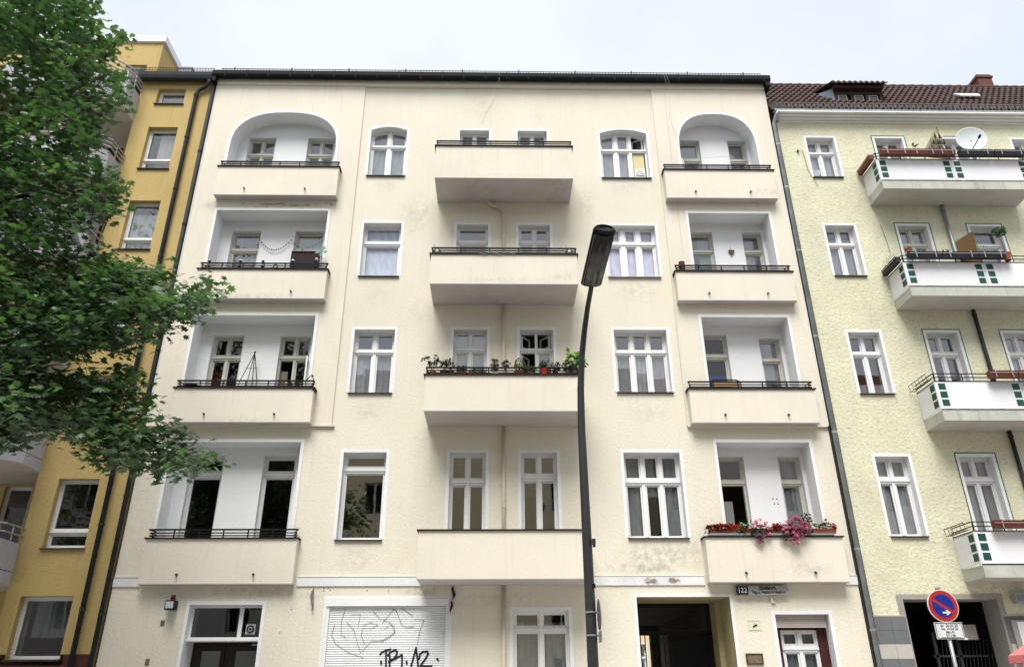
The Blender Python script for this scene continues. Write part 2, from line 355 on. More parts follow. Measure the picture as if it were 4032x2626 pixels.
def window(b, x0, x1, z0, z1, Y=0, depth=.22, cols=2, tz=None, rise=0, trim=.08, tmat=None, fmat=None, sill=True, curtain=(),
           gl=None, openc=(), label=None, edge=.0, reveal_d=None, rmat=None, mull=.07, low=1.0, botpanel=0):
    """a casement: frame, sashes, mullions; panes, sill, surround and curtains as sub-parts. x0..z1 is the opening."""
    fmat = fmat or M['wood']; tmat = tmat or M['trim']; f = MB(); g = MB(); yf = Y + depth
    out = loopify(x0, x1, z0, z1, rise); c = .045
    inn = loopify(x0 + c, x1 - c, z0 + c, z1 - c, rise * .98 if rise else 0)
    f.ring(out, inn, yf, yf + .1)
    cx, a = (x0 + x1) / 2, (x1 - x0) / 2
    top = (lambda x: z1 - c - rise * ((x - cx) / a) ** 2) if rise else (lambda x: z1 - c)
    rows = [(z0 + c, z1)] if not tz else [(z0 + c, tz[0]), (tz[1], z1)]
    if tz:
        f.box(x0 + c, x1 - c, yf - .015, yf + .09, tz[0], tz[1])
        f.box(x0 + .01, x1 - .01, yf - .04, yf - .0155, tz[0] + (tz[1] - tz[0]) * .35, tz[0] + (tz[1] - tz[0]) * .62)
    W = (x1 - x0 - 2 * c)
    edges = [x0 + c + W * k / cols for k in range(cols + 1)]
    for r, (za, zb) in enumerate(rows):
        upper = (r == len(rows) - 1)
        for k in range(1, cols):
            m2 = mull / 2
            f.box(edges[k] - m2, edges[k] + m2, yf - .012, yf + .088, za, (top(edges[k]) if upper else zb) - .002)
        for k in range(cols):
            xa = edges[k] + (mull / 2 if k else 0); xb = edges[k + 1] - (mull / 2 if k < cols - 1 else 0)
            def cell(i):
                if upper and rise:
                    t = [(xa + i + (xb - xa - 2 * i) * q / 5, ) for q in range(6)]
                    return [(xa + i, za + i), (xb - i, za + i)] + [(x[0], top(x[0]) - i) for x in reversed(t)]
                return [(xa + i, za + i), (xb - i, za + i), (xb - i, (top(xa) if upper else zb) - i), (xa + i, (top(xa) if upper else zb) - i)]
            if (r, k) in openc: continue
            sw = .04
            f.ring(cell(.001), cell(sw), yf + .02, yf + .07)
            L = cell(sw - .004); dy = [random.uniform(-.004, .004) for _ in range(3)]
            mx, mz = (xa + xb) / 2, (za + zb) / 2
            pv = [(x, yf + .045 + dy[0] * (x - mx) + dy[1] * (z - mz), z) for x, z in L]
            g.add(pv, [tuple(range(len(pv)))])
            if botpanel and r == 0: f.box(xa + sw, xb - sw, yf + .025, yf + .065, za + .04, za + botpanel)
    w = f.build('window', fmat, b, label=label)
    if g.v: g.build('pane', gl or M['glass'], w)
    s = MB()
    ro = loopify(x0 - trim, x1 + trim, z0 - (.0 if sill else 0), z1 + trim, rise + (trim * .1 if rise else 0))
    ri = loopify(x0, x1, z0, z1, rise)
    if trim:
        n = len(ro); vs = [(x, Y - .006, z) for x, z in ro] + [(x, Y - .006, z) for x, z in ri] + [(x, Y, z) for x, z in ro]
        fs = []
        for i in range(1, n):
            j = (i + 1) % n
            fs += [(i, j, n + j, n + i), (j, i, 2 * n + i, 2 * n + j)]
        s.add(vs, fs)
    reveal(s, ri, Y - .006 if trim else Y, yf + .02)
    s.build('surround', [tmat] if not rmat else rmat, w)
    if edge:
        e = MB(); eo = loopify(x0 - trim - edge, x1 + trim + edge, z0, z1 + trim + edge, rise); n = len(eo)
        vs = [(x, Y - .009, z) for x, z in eo] + [(x, Y - .009, z) for x, z in ro]
        e.add(vs, [(i, (i + 1) % n, n + (i + 1) % n, n + i) for i in range(1, n)])
        e.build('painted_edge', M['green'], w)
    if sill:
        sm = MB(); sm.add([(x0 - .03, Y - .06, z0 - .035), (x1 + .03, Y - .06, z0 - .035), (x1 + .03, Y - .06, z0 - .012), (x0 - .03, Y - .06, z0 - .012), (x1 + .03, yf, z0 + .012), (x0 - .03, yf, z0 + .012), (x0 - .03, Y - .001, z0 - .035), (x1 + .03, Y - .001, z0 - .035)],
                          [(0, 1, 2, 3), (3, 2, 4, 5), (1, 0, 6, 7), (0, 3, 6), (1, 7, 2)])
        sm.build('sill', M['sill'] if sill is True else sill, w)
    for (fx0, fx1, fz0, fz1, mat) in curtain:
        flat = .25 if mat in (M['blind'], M['lav']) else 1.0
        cm = MB(); xa, xb = x0 + (x1 - x0) * fx0, x0 + (x1 - x0) * fx1; za, zb = z0 + (z1 - z0) * fz0, z0 + (z1 - z0) * fz1
        n = max(6, int((xb - xa) / .025)); ph = random.random() * 6
        vs = []
        for k in range(n + 1):
            x = xa + (xb - xa) * k / n; y = yf + .10 + flat * .016 * math.sin(k * 1.05 + ph) + flat * .010 * math.sin(k * .37 + ph)
            vs += [(x, y, za), (x, y + .008, (za + zb) / 2), (x, y, zb)]
        cm.add(vs, [(3 * k + q, 3 * k + 3 + q, 3 * k + 4 + q, 3 * k + 1 + q) for k in range(n) for q in (0, 1)])
        cm.build('curtain', mat, w, smooth=True)
    return w

def text(body, size, loc, mat, parent, name='lettering', sx=1, align='CENTER', bold=0):
    cu = bpy.data.curves.new(name, 'FONT'); cu.body = body; cu.size = size; cu.align_x = align; cu.align_y = 'CENTER'; cu.offset = bold
    t = bpy.data.objects.new(name, cu); col.objects.link(t)
    dg = bpy.context.evaluated_depsgraph_get(); me = bpy.data.meshes.new_from_object(t.evaluated_get(dg))
    bpy.data.objects.remove(t)
    o = ORG.get(parent, Vector((0, 0, 0)))
    for v in me.vertices: v.co = Vector((loc[0] + v.co.x * sx, loc[1], loc[2] + v.co.y)) - o
    me.materials.clear(); me.materials.append(mat)
    ob = bpy.data.objects.new(name, me); col.objects.link(ob); ob.parent = parent; ORG[ob] = o
    return ob

# ------------------------------------------------------------------ camera
cam = bpy.data.cameras.new('camera'); co = bpy.data.objects.new('camera', cam); col.objects.link(co); sc.camera = co
t, y, r = math.radians(25.448), math.radians(1.2186), math.radians(-.3239)
fwd = Vector((math.sin(y) * math.cos(t), math.cos(y) * math.cos(t), math.sin(t)))
rt = Vector((math.cos(y), -math.sin(y), 0)); up = rt.cross(fwd)
R_, U_ = rt * math.cos(r) + up * math.sin(r), -rt * math.sin(r) + up * math.cos(r)
co.matrix_world = Matrix(((R_.x, U_.x, -fwd.x, 0), (R_.y, U_.y, -fwd.y, -18.5), (R_.z, U_.z, -fwd.z, 1.6), (0, 0, 0, 1)))
cam.sensor_width = 36; cam.lens = 2987.9 / 4032 * 36; cam.clip_end = 500; cam.clip_start = .05

# ------------------------------------------------------------------ ground (the setting)
g = MB(); g.add([(-150, -150, 0), (150, -150, 0), (150, 150, 0), (-150, 150, 0)], [(0, 1, 2, 3)]); struct('ground', g, M['paving'])
g = MB(); g.add([(-80, -16, .004), (80, -16, .004), (80, -8.6, .004), (-80, -8.6, .004)], [(0, 1, 2, 3)]); struct('road', g, M['asphalt'])
for nm, a, b in (('pavement', -8.3, 0), ('pavement', -24.0, -16.3)):
    g = MB(); g.box(-80, 80, a, b, .002, .12); struct(nm, g, M['paving'])
for nm, a, b in (('kerb', -8.6, -8.3), ('kerb', -16.3, -16.0)):
    g = MB(); g.box(-80, 80, a, b, .001, .125); struct(nm, g, M['kerb'])

# ------------------------------------------------------------------ the cream apartment house
B = root('apartment_building', (-.2, 0, 0), 'cream rendered five storey apartment house with white loggias, in the middle', 'building')
XL, XR, XB0, XB1 = -8.86, 8.50, -4.2, 4.87
FL = [4.2, 8.0, 11.5, 14.9]                                      # balcony floors
# loggia openings (x0,x1,top)
lo = [(-8.11, -4.92), (5.56, 7.93)]
ltop = [7.36, 10.89, 14.29, 17.93]
def lloop(s, f, d=0):
    x0, x1 = lo[s]; z0 = FL[f]
    if f == 3: return loopify(x0 - d, x1 + d, z0 - (d * 0), ltop[3] + (.09 if s else 0) + d, 1.28 + d, 18, 'arch')
    return rect(x0 - d, x1 + d, z0, ltop[f] + d)
# facade window openings in the centre: (x0,x1,z0,z1,rise)
W4L = (-3.90, -2.80, 15.60, 17.45, .13); W4R = (3.14, 4.58, 15.58, 17.42, .15)
W3L = (-3.86, -2.78, 12.16, 13.92, 0); W3R = (3.13, 4.56, 12.17, 13.89, 0)
W2L = (-3.84, -2.76, 8.69, 10.51, 0); W2R = (3.15, 4.58, 8.72, 10.53, 0)
W1L = (-3.83, -2.76, 4.96, 7.10, 0); W1R = (3.18, 4.60, 4.99, 7.10, 0)
CW = [(-1.18, -.28), (.60, 1.50)]; ctop = [7.10, 10.52, 13.89, 17.34]
SH = (-3.90, -1.09, 2.0 - 1.9, 3.62); DO = (-7.02, -5.36, .12, 3.50); W0 = (.38, 1.66, .9, 3.35); W0R = (6.43, 7.68, 1.0, 3.25); GA = (3.25, 5.42, .12, 3.64)
cen = [loopify(*w[:4], w[4]) for w in (W4L, W4R, W3L, W3R, W2L, W2R, W1L, W1R)] + [rect(*x, FL[f], ctop[f]) for x in CW for f in range(4)] + \
      [rect(*q) for q in (SH, W0, GA)]
m = MB()
panel(m, [(XL, .1), (XR, .1), (XR, 7.77), (XB1, 7.77), (XB1, 19.05), (XB0, 19.05), (XB0, 7.77), (XL, 7.77)], cen + [lloop(0, 0), lloop(1, 0), rect(*DO), rect(*W0R)], 0)
m.build('wall', M['cream'], B)
for s, (a, b) in enumerate(((XL, XB0), (XB1, XR))):
    m = MB(); o = rect(a, b, 7.77, 19.05); panel(m, o, [lloop(s, f) for f in (1, 2, 3)], -.05)
    vs = [(x, yy, z) for yy in (-.05, .0) for x, z in o]; m.add(vs, [((i + 1) % 4, i, i + 4, (i + 1) % 4 + 4) for i in range(4)])
    m.box(a + (.02 if s == 0 else -.0), b + (.07 if s == 0 else -.02), -.075, -.002, 7.76, 7.80)
    m.build('wall', M['cream_side'], B)
m = MB(); m.box(XL - .01, XR + .01, -.10, .05, 19.03, 19.36); m.box(XL, XR, -.115, -.1, 19.03, 19.07); m.build('fascia', M['cream_side'], B)
m = MB(); m.box(XL + .01, XR - .01, .02, 9, 19.2, 19.34); m.add([(XL, -.1, 19.38), (XR, -.1, 19.38), (XR, 5, 19.9), (XL, 5, 19.9)], [(0, 1, 2, 3)]); m.box(XL, 4.3, 8.9, 9, .1, 19.3); m.box(5.2, XR, 8.9, 9, .1, 19.3); m.box(4.3, 5.2, 8.9, 9, 3.45, 19.3)
m.box(XL, XL + .05, .06, 8.9, .1, 19.2); m.box(XR - .05, XR, .06, 8.9, .1, 19.2); m.build('roof', M['roofdark'], B)
# black eaves gutter and snow guard
m = MB(); xs = XL - .12, XR + .16
prof = [(-.10, 19.24), (-.20, 19.16), (-.31, 19.18), (-.34, 19.24), (-.34, 19.385), (-.31, 19.40), (-.1, 19.40)]
n = len(prof); m.add([(xs[0], a, b) for a, b in prof] + [(xs[1], a, b) for a, b in prof], [(i, i + 1, i + 1 + n, i + n) for i in range(n - 1)] + [tuple(range(n - 1, -1, -1)), tuple(range(n, 2 * n))])
m.box(XR - .0, XR + .14, -.3, 4, 19.0, 19.43); m.box(XL - .1, XL, -.3, 4, 19.0, 19.42)
for k in range(26): m.box(xs[0] + .4 + k * .68, xs[0] + .43 + k * .68, -.352, -.34, 19.12, 19.39)
m.build('gutter', M['gutterblack'], B)
m = MB()
for k in range(190):
    x = XL + .15 + k * .0905; m.box(x, x + .017, -.24, -.23, 19.40, 19.54)
m.box(XL + .1, XR - .1, -.243, -.227, 19.53, 19.545); m.box(XL + .1, XR - .1, -.243, -.227, 19.41, 19.425)
for k in range(10): m.box(XL + .5 + k * 1.8, XL + .53 + k * 1.8, -.245, -.22, 19.4, 19.60)
m.build('snow_guard', M['zincdark'], B)
m = MB(); m.box(-8.6, -7.6, .1, .5, 19.5, 19.66); m.box(7.6, 8.3, .1, .5, 19.5, 19.64); m.build('roof_cap', M['gutterblack'], B)
# white band above the ground floor, in the lengths between the balconies
for a, b in ((XL, -8.24), (-4.64, -1.76), (2.12, 4.88), (8.21, XR)):
    m = MB(); m.box(a, b, -.03, 0, 3.90, 4.10); m.box(a, b, -.04, 0, 4.102, 4.117); m.build('string_course', M['band'], B)
# interior floors and rear of the rooms
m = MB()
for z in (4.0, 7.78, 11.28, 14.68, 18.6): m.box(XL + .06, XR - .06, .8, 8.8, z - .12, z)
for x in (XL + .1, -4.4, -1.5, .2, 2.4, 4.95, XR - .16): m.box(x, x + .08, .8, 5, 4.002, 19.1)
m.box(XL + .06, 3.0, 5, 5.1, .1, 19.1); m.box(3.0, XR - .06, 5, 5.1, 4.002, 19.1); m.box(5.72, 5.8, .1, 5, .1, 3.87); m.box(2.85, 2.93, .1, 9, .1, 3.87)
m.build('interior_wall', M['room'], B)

# loggias
for s in (0, 1):
    for f in range(4):
        x0, x1 = lo[s]; lp = lloop(s, f); yb = .5; Y0 = 0 if f == 0 else -.05; zt = ltop[f]
        if s == 0: ws = [(-7.79, -6.95), (-5.95, -5.12)]; wt = [7.16, 10.55, 13.95, 17.40]; tz = [(6.62, 6.76), (9.86, 9.99), (13.28, 13.41), (16.74, 16.87)][f]
        else: ws = [(5.57, 6.37), (7.26, 7.84)]; wt = [7.14, 10.62, 14.0, 17.44]; tz = [(6.41, 6.54), (9.93, 10.07), (13.32, 13.45), (16.66, 16.8)][f]
        lg = MB(); holes = [rect(a, b, FL[f] + .01, wt[f] - (.1 if (s and f == 1 and a > 7) else 0)) for a, b in ws]
        zz = FL[f] - .02
        lp2 = rect(x0 - .35, x1 + .35, zz, ltop[f] + .45)
        panel(lg, lp2, holes, yb); reveal(lg, lp, Y0, yb)
        L = lg.build('loggia', M['white'], B)
        sr = MB(); ro = lloop(s, f, .08); n = len(ro)
        sr.add([(x, Y0 - .02, z) for x, z in ro] + [(x, Y0 - .02, z) for x, z in lp] + [(x, Y0, z) for x, z in ro] + [(x, Y0 + .004, z) for x, z in lp],
               [q for i in range(1, n) for q in ((i, (i + 1) % n, n + (i + 1) % n, n + i), ((i + 1) % n, i, 2 * n + i, 2 * n + (i + 1) % n), (n + i, n + (i + 1) % n, 3 * n + (i + 1) % n, 3 * n + i))])
        sr.build('surround', M['trim'], L)
        for k, (a, b) in enumerate(ws):
            c = (); cols = 2 if (s == 0 and f in (1, 3)) else 1; op = (); mt = M['oldwood']; gl = M['glass']; ttz = tz; bp = 0
            if (s, f) == (0, 2): c = ((0, 1, 0, 1, M['sheer']),)
            if (s, f, k) == (0, 1, 0): c = ((.05, .45, 0, .62, M['redc']),)
            if (s, f, k) == (0, 1, 1): op = ((0, 0),); c = ((.0, .3, .2, .62, M['beige']),)
            if (s, f) == (0, 3): c = ((0, 1, 0, .7, M['sheerdk']),)
            if (s, f) == (1, 3): c = ((.0, .9, 0, 1, M['sheerdk']),)
            if (s, f) == (1, 2): c = ((.5, 1, 0, 1, M['sheerdk']),) if k == 0 else ((0, .6, .1, .9, M['sheerdk']),)
            if (s, f, k) == (1, 1, 0): c = ((0, 1, 0, .56, M['blue']),)
            if (s, f, k) == (1, 1, 1): c = ((0, 1, 0, 1, M['sheerdk']),)
            if (s, f, k) == (1, 0, 0): op = ((0, 0),); c = ((.0, .55, .0, .62, M['sheerdk']),)
            if (s, f, k) == (1, 0, 1): c = ((0, 1, 0, 1, M['sheerdk']),)
            if s == 0 and f < 2: gl = M['glassdim']  # dim glass stands in for the dark tree mirrored in these panes
            if (s, f) == (0, 0): mt = M['wood']
            if (s, f, k) == (1, 1, 0): gl = M['glassdim']
            zt2 = wt[f] - (.1 if (s and f == 1 and k) else 0)
            if (s, f, k) == (1, 1, 1): ttz = (9.83, 9.95)
            window(B, a, b, FL[f] + .01, zt2, Y=yb, depth=.14, cols=cols, tz=ttz, trim=0, tmat=M['white'], fmat=mt, sill=None, curtain=c, gl=gl, openc=op, mull=.06)

# facade windows
sh, sd = M['sheer'], M['sheerdk']
window(B, *W4L[:4], cols=2, tz=(16.76, 16.88), rise=.13, curtain=((0, 1, .0, .62, sh), (0, 1, .66, 1, sd)), mull=.10)
w4 = window(B, *W4R[:4], cols=3, tz=(16.69, 16.81), rise=.15, curtain=((0, .62, 0, 1, sh),), openc=((1, 2), (0, 2)), mull=.10, label='arched window with its right upper sash open and a yellow card in the lower right pane')
window(B, *W3L[:4], cols=1, tz=(13.27, 13.41), curtain=((.02, .98, 0, .70, M['blind']), (.02, .98, .72, .98, M['blind'])), depth=.22, gl=M['glassclear'])
window(B, *W3R[:4], cols=3, tz=(13.27, 13.41), curtain=((.02, .98, 0, .98, M['lav']),), sill=M['sillgrey'], mull=.13, depth=.18, gl=M['glassclear'], label='new white three-part window with lavender blinds and a rough unfinished sill')
window(B, *W2L[:4], cols=2, tz=(9.86, 9.99), curtain=((0, .3, 0, .64, sh), (.3, 1, .0, .64, sd)), mull=.09)
window(B, *W2R[:4], cols=3, tz=(9.87, 10.0), curtain=((0, .3, 0, .62, sd), (.3, .64, 0, .6, sh), (.64, .95, 0, .62, sd)), mull=.085)
window(B, *W1L[:4], cols=1, tz=(6.62, 6.77), mull=.1)
window(B, *W1R[:4], cols=3, tz=(6.32, 6.47), curtain=((0, .34, 0, 1, sh), (.34, .62, .5, 1, sd), (.72, 1, 0, 1, sh)), gl=M['glassdim'], mull=.09)
for f in range(4):
    for k, (a, b) in enumerate(CW):
        tz = [(6.31, 6.46), (9.91, 10.04), (13.31, 13.44), (16.75, 16.88)][f]; cols = 2; c = (); op = (); gl = M['glass']
        if (f, k) == (0, 1): tz = (6.41, 6.58)
        if (f, k) == (2, 0): cols = 1; c = ((0, 1, 0, .72, sh),)
        if (f, k) == (2, 1): c = ((0, 1, 0, .75, sh),)
        if f == 3: c = ((0, 1, 0, 1, sd),)
        if (f, k) == (1, 0): c = ((0, 1, 0, .95, sd),)
        if (f, k) == (1, 1): op = ((1, 0), (1, 1), (0, 0))
        window(B, a, b, FL[f] + .02, ctop[f], cols=cols, tz=tz, sill=None, curtain=c, openc=op, gl=gl, mull=.07, depth=.18, fmat=M['wood'])
# open sashes swung into the rooms
def sash(x, y, z0, z1, w, ang, name='open_sash', mat=None):
    m = MB(); t_ = .045
    def P(u, z, d): return (x + math.cos(ang) * u - math.sin(ang) * d, y + math.sin(ang) * u + math.cos(ang) * d, z)
    for u0, u1, za, zb in ((0, t_, z0, z1), (w - t_, w, z0, z1), (t_, w - t_, z0, z0 + t_), (t_, w - t_, z1 - t_, z1)):
        vs = [P(u, z, d) for z in (za, zb) for u, d in ((u0, 0), (u1, 0), (u1, .04), (u0, .04))]
        m.add(vs, [(3, 2, 1, 0), (4, 5, 6, 7), (0, 1, 5, 4), (1, 2, 6, 5), (2, 3, 7, 6), (3, 0, 4, 7)])
    o = m.build(name, mat or M['wood'], B)
    q = MB(); q.quad(P(t_, z0 + t_, .02), P(w - t_, z0 + t_, .02), P(w - t_, z1 - t_, .02), P(t_, z1 - t_, .02)); q.build('pane', M['glassdim'], o)
sash(.66, .24, 10.08, 10.45, .38, math.radians(50)); sash(1.44, .24, 10.08, 10.45, .38, math.radians(130)); sash(.66, .24, 8.1, 9.88, .38, math.radians(55))
sash(4.14 + .38, .3, 16.85, 17.3, .36, math.radians(150)); sash(-5.17, .60, 8.05, 9.83, .36, math.radians(-82)); sash(5.62, .68, 4.3, 6.35, .4, math.radians(62), mat=M['oldwood'])
m = MB(); m.box(4.16, 4.5, .26, .27, 15.62, 16.66); c4 = m.build('window_card', M['yellowboard'], B)
m = MB(); m.box(4.19, 4.5, .25, .257, 15.78, 16.12); m.build('paper', M['signwhite'], c4)
m = MB(); pts = [(4.23, 15.86), (4.26, 15.98), (4.33, 16.04), (4.41, 15.99), (4.46, 15.87), (4.21, 15.85), (4.47, 15.83)]; m.ribbon(pts, .014, .247); m.ribbon([(4.28, 15.9), (4.34, 15.95), (4.42, 15.9)], .01, .247); m.build('drawing', M['ink'], c4)

# balconies -----------------------------------------------------------
def balcony(b, x0, x1, yf, z0, z1, Y0=0, rail=True, spouts=(), rail_x=None, step=.62, label=None):
    P = MB(); T = .11
    P.box(x0, x1, yf, yf + T, z0 + .012, z1); P.box(x0, x0 + T, yf + T, Y0 - .001, z0 + .012, z1); P.box(x1 - T, x1, yf + T, Y0 - .001, z0 + .012, z1)
    o = P.build('balcony', M['cream_smooth'], b, label=label)
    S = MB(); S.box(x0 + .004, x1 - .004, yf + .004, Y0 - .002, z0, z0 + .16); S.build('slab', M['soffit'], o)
    C = MB(); e = .04
    C.box(x0 - e, x1 + e, yf - e, yf + T + .02, z1 + .001, z1 + .03); C.box(x0 - e, x0 + T + .02, yf + T + .02, Y0 - .002, z1 + .001, z1 + .03); C.box(x1 - T - .02, x1 + e, yf + T + .02, Y0 - .002, z1 + .001, z1 + .03)
    C.build('coping', M['coping'], o)
    if rail:
        r = MB(); ya = yf + .05; h = [.085, .15, .225]; xa, xb = x0 + .03, x1 - .03
        for k, hh in enumerate(h):
            q = .013 if k < 2 else .018; off = .0 if k < 2 else .02
            r.box(xa - off, xb + off, ya - q, ya + q, z1 + hh - q, z1 + hh + q)
            for x, sg in ((xa - off, 1), (xb + off, -1)):
                r.tube([(x, ya, z1 + hh), (x + sg * .10, ya + (Y0 - ya) * .93, z1 + hh - .02)], q, 4)
        n = round((xb - xa) / step)
        for k in range(n + 1):
            x = xa + (xb - xa) * k / n
            if 0 < k < n or Y0 - yf > .6: r.box(x - .014, x + .014, ya - .010, ya + .010, z1 + .03, z1 + .22)
            else: r.box(x + (.03 if k == 0 else -.05), x + (.05 if k == 0 else -.03), ya + .06, ya + .08, z1 + .03, z1 + .15)
        r.build('railing', M['iron'], o)
    for x in spouts:
        s = MB(); s.tube([(x, yf + .05, z0 + .23), (x, yf - .06, z0 + .21)], .022, 8); s.tube([(x, yf - .05, z0 + .21), (x + .02, yf - .07, z0 + .17)], .014, 6); s.build('spout', M['iron'], o)
    return o
ZB = [3.91, 7.77, 11.27, 14.65]
for f, (yf, zt) in enumerate(((-1.0, 4.97), (-1.18, 8.70), (-1.17, 12.17), (-1.18, 15.76))):
    balcony(B, -1.77, 2.11, yf, ZB[f], zt, rail=f > 0, step=.78)
for f, zt in enumerate((4.94, 8.69, 12.18, 15.66)):
    balcony(B, -8.21, -4.69, -.22 if f == 0 else -.30, ZB[f] + .01, zt, Y0=0 if f == 0 else -.05, spouts=(-7.35, -5.60))
    balcony(B, 4.94 if f else 4.93, 8.20, -.30, ZB[f] + .01, zt - .0, Y0=0 if f == 0 else -.05, rail=f > 0, spouts=(5.79, 7.41), step=.66)
# rainwater pipes
def pipe(b, pts, r, mat, clamps=(), name='drainpipe'):
    m = MB(); m.tube(pts, r, 10); o = m.build(name, mat, b, smooth=True)
    for z in clamps:
        x = pts[-1][0]; y = pts[-1][1]
        for a, c in zip(pts[:-1], pts[1:]):
            if min(a[2], c[2]) <= z <= max(a[2], c[2]) and abs(a[2] - c[2]) > .01:
                tt = (z - a[2]) / (c[2] - a[2]); x = a[0] + (c[0] - a[0]) * tt; y = a[1] + (c[1] - a[1]) * tt
        k = MB(); k.lathe([(r, -.03), (r + .012, -.03), (r + .012, .03), (r, .03)], (x, y, z), 10); k.build('pipe_collar', mat, o)
    return o
pipe(B, [(-.27, -.12, 14.66), (-.26, -.11, 14.56), (-.18, -.09, 14.50), (.02, -.08, 14.44), (.12, -.07, 14.36), (.165, -.07, 14.22), (.165, -.07, 11.42)], .045, M['creampipe'], (13.4,))
for a, b in ((11.26, 7.9), (7.76, 4.1), (3.9, .1)): pipe(B, [(.165, -.07, a), (.165, -.07, b)], .045, M['creampipe'], ((a + b) / 2 - .2,))
pipe(B, [(-8.97, -.06, 19.1), (-8.96, -.06, .1)], .055, M['zincdark'], (3.3, 6.0, 8.6, 11.2, 13.8, 16.4), )
m = MB(); m.box(-8.875, -8.855, -.07, -.052, 7.8, 19.0); m.build('corner_bead', M['trim'], B)
m = MB(); m.box(8.49, 8.512, -.07, -.052, 7.8, 19.0); m.build('corner_bead', M['trim'], B)
# loose aerial cables
for pts in ([(.02, -.36, 19.38), (.03, -.3, 19.1), (-.03, -.12, 18.99), (-.05, -.03, 18.8), (-.2, -.02, 18.4), (-.42, -.02, 17.95), (-.5, -.02, 17.6)], [(5.25, -.37, 19.4), (5.32, -.3, 19.0), (5.28, -.07, 18.8), (5.27, -.07, 12.9)], [(5.32, -.37, 19.4), (5.42, -.3, 19.0), (5.36, -.07, 17.8), (5.5, -.075, 17.2), (5.52, -.08, 16.7)]):
    m = MB(); m.tube(pts, .0035, 4); m.build('cable', M['creampipe'], B)
# small holes and broken plaster
m = MB()
for x, z in ((-4.0, 3.86), (-3.9, 3.86), (-4.0, 3.80), (-3.85, 3.81), (-3.0, 3.80), (-2.5, 3.79), (-4.7, 3.4), (-4.9, 2.9), (.36, 9.4), (.43, 9.4), (1.3, 3.0)): MB().ball((x, 0, z), .014, 5).build('drill_hole', M['ink'], B)
m = MB()
for x, z in ((6.98, 6.05), (7.08, 6.04), (7.0, 5.92), (7.09, 5.92)): MB().ball((x, .5, z), .018, 5).build('drill_hole', M['ink'], B)

# broken plaster: irregular flakes where the paint and render have come away
def flakes(x0, x1, z, dz, n, y, mat, seed, w=.12, h=.03):
    random.seed(seed)
    for k in range(n):
        cx, cz = random.uniform(x0, x1), z + random.uniform(-dz, dz); W, H = w * random.uniform(.4, 1.3), h * random.uniform(.5, 1.4); q = 11
        o = [(cx + W * math.cos(2 * PI * i / q) * random.uniform(.45, 1.1), cz + H * math.sin(2 * PI * i / q) * random.uniform(.4, 1.15)) for i in range(q)]
        y -= .0006; m = MB(); panel(m, o, [], y); m.build('bare_plaster_patch', mat, B)
M['bare'] = surface('bare_plaster', (.30, .25, .19), (.20, .165, .13), sc_big=7, sc_fine=30, bump=.5)
M['bare2'] = surface('bare_render', (.46, .42, .33), (.36, .32, .25), sc_big=7, sc_fine=30, bump=.5)
flakes(3.45, 3.78, 3.985, .04, 4, -.031, M['bare'], 4, .09, .05); flakes(4.0, 4.3, 4.01, .03, 5, -.031, M['bare'], 8, .07, .035)
flakes(-7.6, -5.2, 14.50, .035, 16, -.052, M['bare2'], 2, .17, .022); flakes(-5.0, -4.8, 14.5, .08, 3, -.052, M['bare2'], 5, .04, .05)
# ground floor openings ----------------------------------------------
def trimring(b, q, w=.08, name='surround', mat=None, Y=-.012, depth=.2, rm=None):
    s = MB(); x0, x1, z0, z1 = q; ro, ri = rect(x0 - w, x1 + w, z0, z1 + w), rect(x0, x1, z0, z1)
    s.add([(x, Y, z) for x, z in ro] + [(x, Y, z) for x, z in ri] + [(x, 0, z) for x, z in ro], [f_ for i in range(1, 4) for f_ in ((i, (i + 1) % 4, 4 + (i + 1) % 4, 4 + i), ((i + 1) % 4, i, 8 + i, 8 + (i + 1) % 4))])
    s.build(name, mat or M['trim'], b)
    s = MB(); reveal(s, ri, Y, depth); return s.build('reveal', rm or mat or M['trim'], b)
# roller shutter of the shop
trimring(B, SH, .06, depth=.3)
m = MB(); m.box(SH[0], SH[1], -.03, .3, 3.46, 3.615); m.box(SH[0], SH[0] + .07, .0, .1, .12, 3.458); m.box(SH[1] - .07, SH[1], .0, .1, .12, 3.458); hs = m.build('shutter_box', M['wood'], B)
m = MB(); n = 68; a, b = SH[0] + .072, SH[1] - .072; vs = []
for k in range(n):
    z = 3.456 - k * .0485; vs += [(z, .060), (z - .005, .048), (z - .02, .040), (z - .036, .048), (z - .0415, .062)]
m.add([(a, yy, z) for z, yy in vs] + [(b, yy, z) for z, yy in vs], [(i + 1, i + 1 + len(vs), i + len(vs), i) for i in range(len(vs) - 1)])
rs = m.build('roller_shutter', M['shutter'], B)
TAG = [[(-2.61, 2.44), (-2.57, 2.49), (-2.38, 2.55)], [(-2.48, 2.50), (-2.46, 2.15)], [(-2.39, 2.41), (-2.38, 2.15)], [(-2.43, 2.42), (-2.39, 2.48), (-2.28, 2.53), (-2.23, 2.50), (-2.24, 2.43), (-2.30, 2.35), (-2.41, 2.29)], [(-2.41, 2.29), (-2.26, 2.35), (-2.12, 2.43), (-2.11, 2.34), (-2.11, 2.15)], [(-1.93, 2.08), (-1.81, 2.57), (-1.77, 2.35), (-1.73, 2.08)], [(-1.73, 2.34), (-1.72, 2.44), (-1.65, 2.49), (-1.56, 2.50), (-1.53, 2.45), (-1.59, 2.34), (-1.70, 2.20), (-1.44, 2.19)], [(-2.58, 2.30), (-2.57, 2.24)], [(-2.01, 2.30), (-2.00, 2.24)], [(-1.33, 2.35), (-1.30, 2.31)]]
m = MB()
for q in TAG: m.ribbon(q, .042, .034)
m.build('spray_tag', M['spray'], rs)
